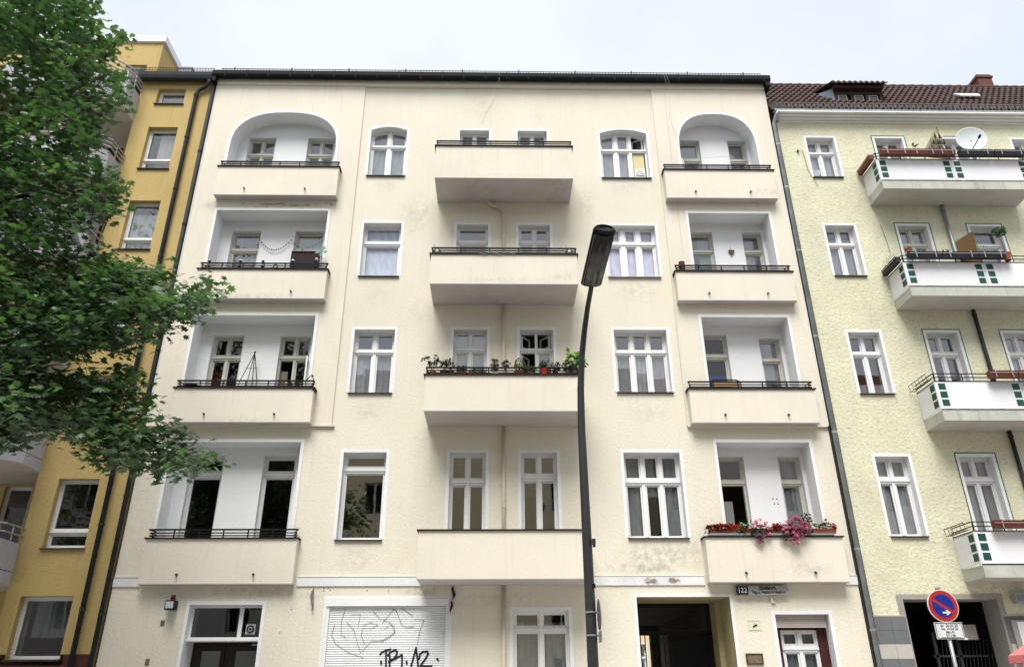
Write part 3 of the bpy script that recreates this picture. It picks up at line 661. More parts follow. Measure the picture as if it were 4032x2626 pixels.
SCR = [[(-3.47, 3.42), (-3.54, 3.13), (-3.52, 2.85), (-3.41, 2.80)], [(-3.69, 3.05), (-3.73, 2.85), (-3.63, 2.66), (-3.32, 2.48), (-2.98, 2.37)], [(-3.41, 3.11), (-3.23, 2.94), (-3.12, 2.63), (-3.05, 2.48), (-2.93, 2.60), (-2.84, 2.71), (-2.58, 2.72), (-2.45, 2.81), (-2.32, 2.88), (-2.33, 3.03), (-2.47, 3.13), (-2.67, 3.19), (-2.82, 3.35)], [(-3.07, 3.03), (-2.87, 3.11), (-2.70, 3.05), (-2.80, 3.00), (-3.03, 2.99), (-3.07, 2.85), (-2.97, 2.66)], [(-3.32, 3.27), (-3.12, 3.29), (-3.15, 3.00)], [(-2.60, 3.10), (-2.35, 3.41), (-2.28, 3.32), (-2.16, 3.06), (-2.05, 3.00), (-1.88, 3.01)], [(-2.17, 3.41), (-1.92, 3.25)], [(-2.56, 2.97), (-2.40, 3.06), (-2.30, 2.91), (-2.41, 2.80), (-2.61, 2.69)], [(-1.88, 3.17), (-1.66, 3.16), (-1.74, 2.94), (-1.79, 2.63)]]
m = MB()
for q in SCR: m.ribbon(q, .010, .033)
m.build('marker_scribble', M['greyline'], rs)
# house door
trimring(B, DO, .08, depth=.62)
m = MB(); x0, x1, z0, z1 = DO; m.box(x0, x1, .18, .26, 2.72, 2.82); m.box(x0 - .02, x1, .10, .18, 2.735, 2.775); m.box(x0, x0 + .05, .2, .26, 2.82, z1); m.box(x1 - .05, x1, .2, .26, 2.82, z1); m.box(x0 + .05, x1 - .05, .2, .26, z1 - .05, z1); m.box(-5.92, -5.83, .2, .26, 2.822, z1 - .05)
fr = m.build('door_fanlight', M['wood'], B)
m = MB(); m.box(x0 + .05, -5.92, .225, .235, 2.82, z1 - .05); m.box(-5.83, x1 - .05, .226, .236, 2.82, z1 - .05); m.build('pane', M['glassdim'], fr)
m = MB(); m.box(-5.74, -5.52, .205, .215, 2.88, 3.1); st = m.build('door_sticker', M['signgrey'], fr)
m = MB(); m.tube([(-5.63, .2, 2.99), (-5.63, .19, 2.99)], .085, 20); m.build('sticker_ring', M['ink'], st)
m = MB(); m.tube([(-5.63, .189, 2.99), (-5.63, .185, 2.99)], .05, 20); m.build('sticker_ring', M['signgrey'], st)
m = MB(); m.tube([(-5.63, .184, 2.99), (-5.63, .18, 2.99)], .03, 16); m.build('sticker_ring', M['ink'], st)
m = MB(); m.box(x0 + .03, -6.27, .6, .66, .12, 2.76); m.box(-6.25, x1 - .03, .6, .66, .12, 2.76); m.box(x0 + .0, x1, .61, .62, 2.76, 2.83); dr = m.build('house_door', M['door'], B)
m = MB(); m.box(-6.78, -6.36, .585, .6, 1.2, 2.55); m.box(-6.0, -5.55, .585, .6, 1.2, 2.55); m.build('door_glass', M['frost'], dr)
m = MB(); m.box(-5.66, -5.5, .58, .598, 2.66, 2.70); m.build('door_closer', M['steel'], dr)
# ground floor windows
window(B, W0[0] + .0, W0[1], W0[2], W0[3], cols=2, tz=(2.90, 3.0), depth=.10, trim=.08, curtain=((0, 1, 0, .9, sd),), mull=.07)
w0r = window(B, W0R[0], W0R[1], W0R[2], W0R[3] - .0, cols=1, depth=.3, trim=.08, fmat=M['darkred'], openc=((0, 0),))
m = MB()
for k in range(6): m.box(W0R[0] + .04, W0R[1] - .04, .12 + (k % 2) * .001, .15, 3.20 - k * .046, 3.243 - k * .046)
m.build('roller_shutter', M['shutterold'], B)
m = MB(); m.box(6.43, 6.6, .31, .34, 1, 2.97); m.box(7.46, 7.68, .31, .34, 1, 2.97); m.box(6.6, 7.46, .33, .34, 2.93, 2.97); m.build('shutter_leaf', M['darkred'], B)
window(B, 6.6, 7.46, 1.0, 2.93, Y=.32, cols=2, tz=(2.46, 2.60), depth=.02, trim=0, sill=None, curtain=((0, 1, 0, 1, M['sheerdk']),), gl=M['glassdim'], mull=.08)
# carriage gateway with iron gate and courtyard beyond
trimring(B, GA, .07, depth=.35, rm=M['portal'])
m = MB()
m.add([(3.25, .35, 3.64), (5.42, .35, 3.64), (5.42, 1.38, 3.64), (3.25, 1.38, 3.64)], [(0, 1, 2, 3)])
m.box(5.42, 5.6, .36, 1.4, .1, 3.64); m.box(3.07, 3.25, .36, 1.4, .1, 3.64); m.box(5.30, 5.42, .9, 1.4, .1, 3.639); m.build('gateway_lining', M['portal'], B)
m = MB(); m.box(3.25, 5.30, 1.4, 1.47, 3.54, 3.635); m.box(3.25, 5.3, 1.4, 1.47, 2.92, 3.0); m.box(5.2, 5.3, 1.4, 1.47, .12, 3.54); m.box(3.25, 3.31, 1.4, 1.47, .12, 3.54); m.box(4.22, 4.30, 1.4, 1.47, .12, 2.92)
gt = m.build('iron_gate', M['iron'], B)
m = MB()
for k in range(8): m.box(3.40 + k * .115, 3.42 + k * .115, 1.42, 1.44, .2, 2.92)
m.build('gate_bars', M['iron'], gt)
m = MB(); m.box(4.3, 5.2, 1.43, 1.45, .2, 2.92); m.build('gate_leaf_sheet', M['gutterblack'], gt)
m = MB(); m.box(5.42, 5.5, 1.5, 8.8, .1, 3.8); m.box(3.0, 3.1, 1.5, 8.8, .1, 3.8); m.box(3.1, 5.42, 1.5, 8.8, 3.68, 3.8); m.box(3.1, 4.35, 8.7, 8.8, .1, 3.68); m.box(5.15, 5.42, 8.7, 8.8, .1, 3.68); m.box(4.35, 5.15, 8.7, 8.8, 3.38, 3.68); m.build('passage_wall', M['passage'], B)

# the courtyard wing seen through the gateway
Q = root('rear_building', (7, 23, 0), 'peach courtyard wing glimpsed through the gateway bars', 'building')
m = MB(); panel(m, rect(-2, 16, 0, 9), [rect(7.0, 7.6, 2.3, 3.9)], 23); m.box(-2, 16, 23.5, 24, 0, 9); m.build('wall', M['peach'], Q)
window(Q, 7.0, 7.6, 2.3, 3.9, Y=23, cols=2, tz=(3.2, 3.3))

# ------------------------------------------------------------------ pale yellow house on the right
N = root('apartment_building', (16, 0, 0), 'pale yellow rough rendered house with clay tile roof and white panelled balconies', 'building')
NX0, NX1 = 8.72, 25.0
cols_n = [(9.55, 10.41), (11.70, 12.56), (13.83, 14.71), (16.02, 16.9), (18.2, 19.1), (20.4, 21.3)]
rz = [(5.02, 7.0), (8.70, 10.48), (12.25, 13.94), (15.67, 17.17)]; fl = [4.2, 7.95, 11.45, 14.9]
holes = []; 
for k, (a, b) in enumerate(cols_n):
    for f in range(4):
        door = k in (1, 2, 4); holes.append((k, f, a, b, fl[f] if door else rz[f][0], rz[f][1], door))
GN = (9.48, 11.70, .12, 3.57)
m = MB(); panel(m, rect(NX0, NX1, .1, 17.78), [rect(*h[2:6]) for h in holes] + [rect(*GN)], 0)
m.box(NX0 - .0, NX0 + .05, .01, 8.9, .1, 17.7); m.box(NX1 - .05, NX1, .01, 8.9, .1, 17.7); m.box(NX0 + .05, NX1 - .05, 8.9, 9, .1, 17.7); m.build('wall', M['yellow'], N)
for (k, f, a, b, z0, z1, door) in holes:
    T = [(6.35, 6.50), (9.83, 9.96), (13.30, 13.43), (16.62, 16.74)][f]; c = ()
    if (k + f) % 3 == 0: c = ((0, .4, 0, 1, sh), (.6, 1, 0, 1, sh))
    elif f == 0: c = ((0, .42, 0, 1, sh), (.7, 1, 0, 1, sd))
    elif f == 1: c = ((0, 1, 0, .2, sd),)
    else: c = ((0, 1, 0, .8, sd),)
    window(N, a, b, z0, z1, cols=1 if (k == 2 and f == 2) else 2, tz=T, trim=.075, edge=.028 if door else 0, sill=None if door else True, curtain=c, depth=.2, fmat=M['oldwood'] if (k == 1 and f == 2) else M['wood'], mull=.08, gl=M['glass'])
m = MB(); m.box(NX0 + .06, NX1 - .06, 5, 5.1, .1, 17.7)
for z in (4.0, 7.7, 11.2, 14.65): m.box(NX0 + .06, NX1 - .06, .7, 8.8, z - .1, z)
for x in (11.0, 13.2, 15.3, 17.5, 19.7): m.box(x, x + .08, .7, 5, 4.001, 17.6)
m.build('interior_wall', M['room'], N)
m = MB()
for k, (z, yy) in enumerate(((17.745, .06), (17.80, .15), (17.855, .24), (17.91, .34))):
    m.box(NX0 - .03 + (.10 - k * .03), NX1, -yy, 0, z, z + .042); m.box(NX0 + .08 - k * .02, NX1, -yy + .03, 0, z + .042, z + .055)
m.build('cornice', M['cornice'], N)
m = MB(); pr = [(a + .10, b - .285) for a, b in ((-.27, 18.34), (-.27, 18.27), (-.32, 18.25), (-.37, 18.25), (-.40, 18.28), (-.40, 18.34), (-.38, 18.34), (-.37, 18.29), (-.34, 18.27), (-.29, 18.34))]; n = len(pr)
m.add([(NX0 - .1, a, b) for a, b in pr] + [(NX1, a, b) for a, b in pr], [(i, (i + 1) % n, (i + 1) % n + n, i + n) for i in range(n)] + [tuple(range(n - 1, -1, -1)), tuple(range(n, 2 * n))]); m.box(NX0 - .05, NX1, -.2, .1, 17.972, 17.985); m.build('gutter', M['zinc'], N)
m = MB(); yg = -.12
for k in range(140):
    x = NX0 + .08 + k * .118; m.box(x, x + .02, yg, yg + .012, 18.18, 18.45)
for z in (18.20, 18.31, 18.44): m.box(NX0 + .05, NX1, yg - .006, yg + .018, z, z + .016)
m.build('snow_guard', M['guardgrey'], N)
# pantiled roof: courses of wavy tiles
def tiled(x0, x1, y0, z0, slope, rows, dl, mat, b, name='roof', skip=None, pitch=.20):
    m = MB(); c, s_ = math.cos(slope), math.sin(slope); nx = int((x1 - x0) / pitch * 6)
    for r_ in range(rows):
        vs = []
        for k in range(nx + 1):
            x = x0 + (x1 - x0) * k / nx; w = .028 * math.sin(2 * PI * k / 6) + random.uniform(-.004, .004)
            for u, lift in ((r_ * dl - .03, .05), (r_ * dl - .03, .085), ((r_ + 1) * dl, .03)):
                h = lift + w; vs.append((x, y0 + u * c - h * s_, z0 + u * s_ + h * c))
        m.add(vs, [(3 * k + q, 3 * k + 3 + q, 3 * k + 4 + q, 3 * k + 1 + q) for k in range(nx) for q in (0, 1)])
    return m.build(name, mat, b)
SL = math.radians(55)
tiled(NX0 + .02, NX1, -.2, 17.99, SL, 12, .325, M['tile'], N)
m = MB(); L = 12 * .325; yr, zr = -.2 + L * math.cos(SL), 17.99 + L * math.sin(SL)
m.add([(NX0, -.2, 17.97), (NX1, -.2, 17.97), (NX1, yr, zr - .02), (NX0, yr, zr - .02), (NX0, 6, zr - .6), (NX1, 6, zr - .6)], [(0, 1, 2, 3), (3, 2, 5, 4)])
for k in range(48): x = NX0 + .05 + k * .34; m.tube([(x, yr, zr + .02), (x + .36, yr, zr + .035)], [.085, .1], 8)
m.build('ridge_tiles', M['tile'], N)
# dormer
m = MB(); m.box(11.12, 12.72, .6, .66, 18.9, 19.14); 
for x in (11.12, 11.68, 12.16, 12.64): m.box(x, x + .09, .6, .67, 19.14, 19.74)
m.box(11.12, 12.73, .595, .67, 19.50, 19.60); m.box(11.1, 12.75, .45, .7, 19.66, 19.78); d_ = m.build('dormer', M['brownwood'], N)
m = MB(); m.box(11.2, 12.66, .9, .95, 18.9, 19.7); m.build('dormer_inside', M['gutterblack'], d_)
for a in (11.24, 11.79, 12.27):
    m = MB(); m.ring(rect(a, a + .30, 19.14, 19.48), rect(a + .02, a + .28, 19.16, 19.46), .61, .65); q = m.build('dormer_window', M['shutterold'], d_)
    m = MB(); m.box(a + .03, a + .27, .63, .635, 19.17, 19.45); m.build('pane', M['glassdim'], q)
m = MB(); m.add([(11.1, .58, 18.95), (11.1, .58, 19.72), (10.72, 1.25, 20.02), (10.72, 1.28, 19.95)], [(0, 1, 2, 3)]); m.add([(11.06, .6, 18.9), (11.12, .6, 18.9), (11.12, .6, 19.72), (11.06, .6, 19.72)], [(0, 1, 2, 3)]); m.build('dormer_cheek', M['cheek'], d_)
m = MB(); nx = 60
vs = []
for k in range(nx + 1):
    x = 11.0 + 1.85 * k / nx; w = .03 * math.sin(2 * PI * k / 6)
    vs += [(x, .33, 19.76 + w), (x, .33, 19.83 + w), (x + (-.3 if k < nx / 2 else .25) * .7, 1.5, 20.28 + w)]
m.add(vs, [(3 * k + q, 3 * k + 3 + q, 3 * k + 4 + q, 3 * k + 1 + q) for k in range(nx) for q in (0, 1)]); m.build('dormer_roof', M['tile'], d_)
m = MB(); m.add([(12.74, .58, 18.95), (12.74, .58, 19.74), (13.05, 1.25, 20.05), (13.05, 1.28, 19.95)], [(3, 2, 1, 0)]); m.build('dormer_cheek', M['brownwood'], d_)
m = MB(); m.box(17.5, 18.02, 2.2, 3.0, 20.4, 22.02); m.box(17.46, 18.06, 2.16, 3.04, 21.86, 21.93); m.build('chimney', M['chimney'], N)
m = MB(); m.add([(15.5, .72, 19.62), (16.15, .72, 19.62), (16.2, .86, 19.84), (15.35, .86, 19.84), (15.5, .75, 19.60), (16.15, .75, 19.60), (16.2, .9, 19.81), (15.35, .9, 19.81)], [(0, 1, 2, 3), (7, 6, 5, 4), (0, 4, 5, 1), (1, 5, 6, 2), (2, 6, 7, 3), (3, 7, 4, 0)]); m.build('skylight', M['signwhite'], N)
m = MB(); m.add([(NX0 - .16, -.25, 18.05), (NX0 + .42, -.3, 18.12), (NX0 + .30, -.15, 18.35), (NX0 - .12, .3, 18.95)], [(0, 1, 2, 3)]); m.build('verge_flashing', M['brownwood'], N)
# stone base with gateway
m = MB(); m.add([(GN[0] - .14, -.02, .1), (GN[0], -.02, .1), (GN[0], -.02, 3.57), (GN[1], -.02, 3.57), (GN[1], -.02, .1), (GN[1] + .14, -.02, .1), (GN[1] + .14, -.02, 3.68), (GN[0] - .14, -.02, 3.68)], [(0, 1, 2, 7), (7, 2, 3, 6), (3, 4, 5, 6)])
reveal(m, rect(*GN), -.02, .6); m.build('gateway_surround', M['surroundgrey'], N)
for i, (a, b, yy) in enumerate(((NX0 - .02, GN[0] - .03, -.035), (GN[1] + .06, NX1, -.035))):
    z = 3.22; k = 0
    for h, mm in ((.03, 'stonelight'), (.30, 'stonegrey'), (.29, 'stonegrey'), (.31, 'stonelight'), (.3, 'stonegrey'), (.3, 'stonegrey'), (.3, 'stonelight'), (.3, 'stonegrey'), (.3, 'stonegrey'), (.58, 'stonelight')):
        x = a
        while x < b - .02:
            w = min(.39 if h > .03 else 9, b - x); m = MB(); m.box(x, x + w - .006, yy, -.001, z - h + .005, z); m.build('cladding_slab', M[mm], N); x += w
            if i and x > 14: break
        z -= h; k += 1
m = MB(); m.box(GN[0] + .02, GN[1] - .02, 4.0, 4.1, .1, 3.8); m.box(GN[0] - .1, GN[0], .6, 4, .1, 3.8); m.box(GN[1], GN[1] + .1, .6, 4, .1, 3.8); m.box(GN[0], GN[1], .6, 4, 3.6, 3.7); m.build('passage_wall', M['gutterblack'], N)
m = MB()
for k in range(16): x = GN[0] + .75 + k * .09; m.tube([(x, .7, .3), (x + .35, .7, 2.75)], .008, 4)
m.box(10.35, 10.42, .68, .74, .3, 2.9); m.box(10.9, 10.97, .68, .74, .3, 2.9); m.box(10.3, 11.6, .68, .74, 2.35, 2.4); m.build('grille_gate', M['zincdark'], N)
m = MB(); m.box(10.85, 11.35, .5, .55, 2.72, 3.05); m.build('notice_board', M['surroundgrey'], N)
# street number lamp and snack poster at the frame's edge
m = MB(); m.box(12.03, 12.5, -.22, -.06, 3.46, 3.68); nl = m.build('number_lamp', M['signgrey'], N)
m = MB(); m.box(12.07, 12.46, -.235, -.22, 3.5, 3.64); m.build('number_plate', M['cheek'], nl)
po = root('poster_frame', (12.3, -.05, 1.2), 'grey framed snack poster with a bowl picture at the right edge beside the gateway', 'poster')
m = MB(); m.box(11.86, 12.9, -.09, -.04, 1.2, 3.10); m.build('frame', M['surroundgrey'], po)
m = MB(); m.box(11.98, 12.85, -.10, -.09, 1.3, 3.06); sh_ = m.build('sheet', M['signwhite'], po)
text('vöpe', .14, (12.32, -.101, 2.93), M['stonegrey'], sh_)
m = MB(); m.tube([(12.42, -.101, 2.6), (12.42, -.106, 2.6)], .25, 28); m.build('bowl_print', M['dish'], sh_)
m = MB(); m.tube([(12.42, -.107, 2.6), (12.42, -.11, 2.6)], .19, 28); m.build('bowl_print', M['signwhite'], sh_)
m = MB(); m.tube([(12.42, -.111, 2.6), (12.42, -.114, 2.6)], .17, 14); m.build('food_print', M['chimney'], sh_)
# balconies of the yellow house
def panel_balcony(z0, k):
    x0, x1, yf = 11.05, 15.43, -.87
    S = MB(); S.box(x0, x1, yf, -.001, z0, z0 + .27); o = S.build('balcony', M['concrete'], N)
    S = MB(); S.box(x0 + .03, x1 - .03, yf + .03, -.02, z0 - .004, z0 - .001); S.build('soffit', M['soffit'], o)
    P = MB(); za, zb = z0 + .30, z0 + 1.02
    for a, b in ((x0, x0 + 2.15), (x0 + 2.16, x1)): P.box(a, b, yf - .02, yf, za, zb)
    P.box(x0 - .02, x0 - .0, yf, -.02, za, zb); P.box(x1, x1 + .02, yf, -.02, za, zb); pn = P.build('parapet_panel', M['panel'], o)
    qn = lambda *a: MB().box(*a).build('green_inlay', M['panelgreen'], pn)
    for x in (x0 + .05, x0 + 1.93, x0 + 2.24, x1 - .22):
        for q in range(3): z = zb - .05 - q * .215; qn(x, x + .18, yf - .026, yf - .0205, z - .165, z)
    for q in range(3): z = zb - .05 - q * .215; qn(x0 - .026, x0 - .0205, yf + .04, yf + .24, z - .165, z); qn(x1 + .0205, x1 + .026, yf + .04, yf + .24, z - .165, z)
    F = MB(); F.box(x0 + .02, x1 - .02, yf + .01, yf + .05, z0 + .272, z0 + .30); F.box(x0 + .0, x1, yf - .03, yf + .02, zb, zb + .02); F.box(x0 - .03, x0 + .01, yf + .02, -.02, zb, zb + .02); F.box(x1 - .01, x1 + .03, yf + .02, -.02, zb, zb + .02)
    for hh in (.11, .21): F.box(x0 - .02, x1, yf - .015, yf + .008, zb + hh, zb + hh + .02); F.box(x0 - .03, x0 - .01, yf + .008, -.02, zb + hh, zb + hh + .02)
    for q in range(7): x = x0 + q * (x1 - x0 - .02) / 6; F.box(x, x + .02, yf + .009, yf + .025, zb + .02, zb + .21)
    F.build('railing', M['iron'], o)
    return o
for k, z0 in enumerate((3.94, 7.66, 11.15, 14.63)): panel_balcony(z0, k)
for a, b in ((14.62, 11.4), (11.14, 7.95), (7.65, 4.2), (3.93, 3.3)): pipe(N, [(13.15, -.07, a), (13.15, -.07, b)], .05, M['zincdark'] if b < 8 else M['zinc'], (a - .15,))
pipe(N, [(NX0 + .0, -.33, 17.93), (NX0 - .06, -.25, 17.85), (8.60, -.10, 17.65), (8.60, -.10, .1)], .058, M['zinc'], (16.8, 15.2, 13.0, 10.3, 7.6, 4.7, 2.9))
m = MB(); m.box(8.51, 8.54, -.03, .02, .1, 18.3); m.box(8.66, 8.72, -.015, .0, .1, 17.8); m.build('gap_shade_strip', M['zincdark'], N)  # dark strips stand in for the shaded gap between the houses
# cornice cables
m = MB(); m.tube([(9.2, -.02, 16.6), (9.35, -.03, 16.65), (9.4, -.03, 15.9), (9.6, -.03, 15.3)], .006, 4); m.tube([(11.2, -.02, 13.95), (11.25, -.03, 13.4), (11.27, -.03, 13.0)], .006, 4); m.ball((9.2, -.04, 16.62), .04, 5); m.build('cable', M['iron'], N)

# ------------------------------------------------------------------ ochre house on the left
OC = root('apartment_building', (-14, 0, 0), 'ochre rendered house with grey rounded balconies, partly behind the maple', 'building')
ow = [(-10.70, -9.84, 18.29, 18.90), (-10.71, -9.82, 15.80, 17.37), (-10.71, -9.82, 13.0, 14.65), (-10.71, -9.82, 10.24, 11.90), (-10.71, -9.82, 7.5, 9.16), (-10.71, -9.72, 4.78, 6.43), (-10.90, -9.70, 2.36, 3.70)]
m = MB(); panel(m, rect(-11.24, -8.93, 2.47, 19.2), [rect(*w) for w in ow[:-1]] + [rect(ow[-1][0], ow[-1][1], 2.471, 3.70)], .0)
m.box(-11.24, -11.22, .01, 1.2, .1, 19.2)
rw = [(-13.9, -12.65, z, z + 1.95) for z in (4.6, 7.35, 10.1, 12.8, 15.6)] + [(-12.72, -12.02, z, z + 1.95) for z in (4.6, 7.35, 10.1, 12.8, 16.1)] + [(-16.6, -15.4, z, z + 1.6) for z in (4.9, 7.6, 10.3, 13.0, 15.8)]
rw = [w for w in rw if w[0] != -13.9]
panel(m, rect(-22, -11.24, .1, 19.2), [rect(*w) for w in rw], 1.2); m.box(-22, -8.95, 8.8, 9, .1, 19.2); m.box(-8.95, -8.93, .01, 8.8, .1, 19.2)
m.build('wall', M['ochre'], OC)
m = MB(); m.box(-11.22, -10.99, -.012, -.0, .1, 2.47); m.box(-9.61, -8.93, -.012, 0, .1, 2.47); m.box(-10.99, -9.61, -.012, 0, .1, 2.25); m.build('brick_plinth', M['brick'], OC)
for i, (a, b, z0, z1) in enumerate(ow):
    cc = [((0, 1, 0, 1, sh),), ((.0, .05, 0, .8, sh), (.35, 1, 0, 1, sh)), ((0, 1, 0, .8, sh),), (), ((0, 1, 0, .3, sh),), (), ((0, .15, 0, 1, sd), (.25, .95, .35, 1, sd))][i]
    tzz = None if i in (0, 6) else (z0 + .34, z0 + .44)
    z00 = z0 if i < 6 else 2.36
    window(OC, a, b, z00, z1, cols=1, tz=tzz, trim=0, tmat=M['ochre'], curtain=cc, depth=.16, gl=M['glass'] if i < 3 else M['glassdim'])  # lower panes: dimmer glass in place of the tree's dark reflection
for w in rw: window(OC, *w, Y=1.2, cols=1, trim=0, tmat=M['ochre'], depth=.1, gl=M['glassdim'], sill=None)
m = MB(); m.box(-21.9, -9.0, 5, 5.1, .1, 19.1)
for k in range(7): m.box(-21.9, -9.0, 1.6, 8.7, 4.35 + 2.73 * k - 2.73, 4.45 + 2.73 * k - 2.73)
m.build('interior_wall', M['room'], OC)
m = MB(); pr = [(0, 19.2), (-.18, 19.08), (-.26, 19.12), (-.29, 19.22), (-.29, 19.36), (-.2, 19.38), (0, 19.36)]; n = len(pr)
m.add([(-11.3, a, b) for a, b in pr] + [(-8.95, a, b) for a, b in pr], [(i, (i + 1) % n, (i + 1) % n + n, i + n) for i in range(n)] + [tuple(range(n - 1, -1, -1)), tuple(range(n, 2 * n))]); m.build('gutter', M['zincdark'], OC)
m = MB()
for k in range(27): x = -11.3 + k * .088; m.box(x, x + .01, -.2, -.19, 19.38, 19.58)
for z in (19.40, 19.49, 19.57): m.box(-11.32, -8.98, -.205, -.19, z, z + .012)
m.box(-10.1, -9.2, .0, .02, 19.42, 19.5); m.build('snow_guard', M['zincdark'], OC)
m = MB(); m.box(-22, -8.95, .02, 9, 19.2, 19.36); m.build('roof', M['roofdark'], OC)
m = MB(); panel(m, rect(-22, -11.5, 19.36, 21.9), [rect(-12.58, -11.87, 20.2, 20.88)], 1.0); m.box(-11.53, -11.5, 1.002, 8, 19.36, 21.9); m.build('penthouse_wall', M['ochre'], OC)
window(OC, -12.58, -11.87, 20.2, 20.88, Y=1.0, cols=1, trim=0, tmat=M['ochre'], sill=None, depth=.1)
m = MB(); m.box(-22.1, -11.42, .92, 8.2, 21.885, 22.15); m.box(-22.1, -11.46, .95, 8.1, 21.86, 21.885); m.build('penthouse_fascia', M['panel'], OC)
m = MB(); m.box(-11.05, -10.62, 1.5, 1.9, 19.4, 21.24); m.box(-11.08, -10.59, 1.47, 1.93, 21.24, 21.29); m.build('chimney', M['balc'], OC)
pipe(OC, [(-9.08, -.2, 19.1), (-9.09, -.17, 18.98), (-9.2, -.12, 18.88), (-9.38, -.10, 18.78), (-9.44, -.10, 18.6), (-9.37, -.10, .1)], .06, M['zincdark'], (18.55, 16.9, 15.0, 12.7, 10.5, 7.8, 5.3, 3.4))
def grey_balcony(z0, h, rails):
    pl = [(-11.235, -.0), (-11.24, -.72), (-11.75, -1.22), (-12.6, -1.36), (-14.6, -1.36), (-14.6, 1.19), (-11.245, 1.19)]
    m = MB(); n = 5
    T = .08; inn = [(-11.32, 0), (-11.33, -.69), (-11.79, -1.14), (-12.61, -1.28), (-14.6, -1.28)]
    for za, zb in ((z0 + .01, z0 + .27), (z0 + .29, z0 + h)):
        out = pl[:5] + inn[::-1]; m.prismz(out[::-1], za, zb)
    o = m.build('balcony', M['balc'], OC)
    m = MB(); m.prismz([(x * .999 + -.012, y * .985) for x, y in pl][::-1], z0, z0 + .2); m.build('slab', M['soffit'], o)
    m = MB()
    for hh in rails:
        m.tube([(-11.2, -.02, z0 + h + hh), (-11.22, -.74, z0 + h + hh), (-11.74, -1.25, z0 + h + hh), (-12.6, -1.4, z0 + h + hh), (-14.6, -1.4, z0 + h + hh)], .024, 7)
    for x, yy in ((-11.24, -.4), (-11.5, -1.0), (-12.2, -1.32), (-13.2, -1.38)): m.tube([(x - .02, yy + .03, z0 + h), (x, yy, z0 + h + rails[0]), (x, yy, z0 + h + rails[-1])], .016, 6)
    m.build('handrail', M['steel'], o)
for z0, h, rl in ((3.95, .92, (.16, .34)), (6.61, .95, (.16, .34)), (9.35, .95, (.16, .34)), (12.1, .95, (.16, .34)), (14.85, 1.0, (.12, .26, .40)), (17.58, 1.0, (.15, .30, .45))): grey_balcony(z0, h, rl)
tp_ = MB(); random.seed(5)
xs_ = [-14.6, -13.6, -12.9, -12.2, -11.7, -11.25, -11.2]; ys_ = [-1.42, -1.43, -1.42, -1.38, -1.25, -.74, -.3]
vs = []
for x, yy in zip(xs_, ys_):
    for q in range(4): vs.append((x + random.uniform(-.03, .03), yy - .05 * math.sin(q * 2 + x * 3), 12.6 + q * .38 + random.uniform(-.06, .06)))
tp_.add(vs, [(4 * k + q + 4, 4 * k + q, 4 * k + q + 1, 4 * k + q + 5) for k in range(6) for q in range(3)])
tag(tp_.build('tarpaulin', M['tarp'], smooth=True), 'crumpled grey tarpaulin hung over a balcony of the ochre house behind the tree', 'tarpaulin')

# ------------------------------------------------------------------ street lamp
LP = root('street_lamp', (1.36, -6.9, .12), 'tall dark grey street lamp with a curved neck and black tubular head', 'street lamp')
pts = [(1.36, -6.9, .12), (1.36, -6.9, 2.0), (1.355, -6.9, 4.0), (1.35, -6.9, 5.4), (1.365, -6.92, 6.1), (1.40, -6.99, 6.65), (1.45, -7.15, 7.08), (1.49, -7.4, 7.38), (1.51, -7.7, 7.51), (1.52, -7.95, 7.59)]
rr = [.083, .080, .072, .063, .056, .051, .046, .042, .040, .038]
m = MB(); m.tube(pts, rr, 16); m.build('pole', M['lamppole'], LP, smooth=True)
m = MB(); m.tube([(1.36, -6.9, .12), (1.36, -6.9, 1.0), (1.36, -6.9, 1.06)], [.11, .11, .085], 16); m.build('base_sleeve', M['lamppole'], LP, smooth=True)
a0, a1 = Vector((1.505, -7.86, 7.49)), Vector((1.60, -8.93, 7.80)); ax = (a1 - a0).normalized()
lx = ax.cross(Vector((0, 0, 1))).normalized(); lz = lx.cross(ax).normalized()
hd = MB(); prof = []
def hp(u, v, w): p = a0 + ax * w + lx * u + lz * v; return (p.x, p.y, p.z)
Lh = (a1 - a0).length; sec = []
for w_, s_ in ((-.03, .80), (-.015, .95), (0, 1), (Lh, 1.04), (Lh + .02, 1.0), (Lh + .035, .86)):
    sec.append([(.168 * s_ * math.cos(a), .075 + .13 * s_ * math.sin(a) if math.sin(a) > 0 else .075 + .05 * s_ * math.sin(a), w_) for a in [2 * PI * k / 20 for k in range(20)]])
vs = [hp(*p) for s_ in sec for p in s_]; n = 20
hd.add(vs, [(k * n + i, k * n + (i + 1) % n, (k + 1) * n + (i + 1) % n, (k + 1) * n + i) for k in range(5) for i in range(n)] + [tuple(range(n)), tuple(range(6 * n - 1, 5 * n - 1, -1))])
head = hd.build('lamp_head', M['lamphead'], LP, smooth=True)
cv = MB(); vs = []
for w_ in (.05, .09, Lh - .09, Lh - .04):
    for k in range(9):
        u = -.14 + .28 * k / 8; d = (.02 if w_ in (.05, Lh - .04) else -.045) - .02 * math.cos(u / .14 * PI / 2)
        vs.append(hp(u, d + (.015 if abs(u) > .1 else 0), w_))
cv.add(vs, [(9 * r_ + k, 9 * r_ + k + 1, 9 * r_ + k + 10, 9 * r_ + k + 9) for r_ in range(3) for k in range(8)])
cov = cv.build('lamp_cover', M['acryl'], head, smooth=True)
m = MB()
for u in (-.06, .035): m.tube([hp(u, -.058, .12), hp(u + .0, -.058, Lh - .16)], .016, 8)
m.build('lamp_tube', M['bulb'], head, smooth=True)
m = MB()
for u in (-.145, .145): m.tube([hp(u, .022, .04), hp(u, .022, Lh - .04)], .006, 5)
m.build('cover_rim', M['steel'], head)
m = MB(); m.box(1.425, 1.475, -6.99, -6.94, 3.62, 3.70); m.box(1.43, 1.47, -6.985, -6.945, 3.58, 3.62); m.build('junction_box', M['lamppole'], LP)
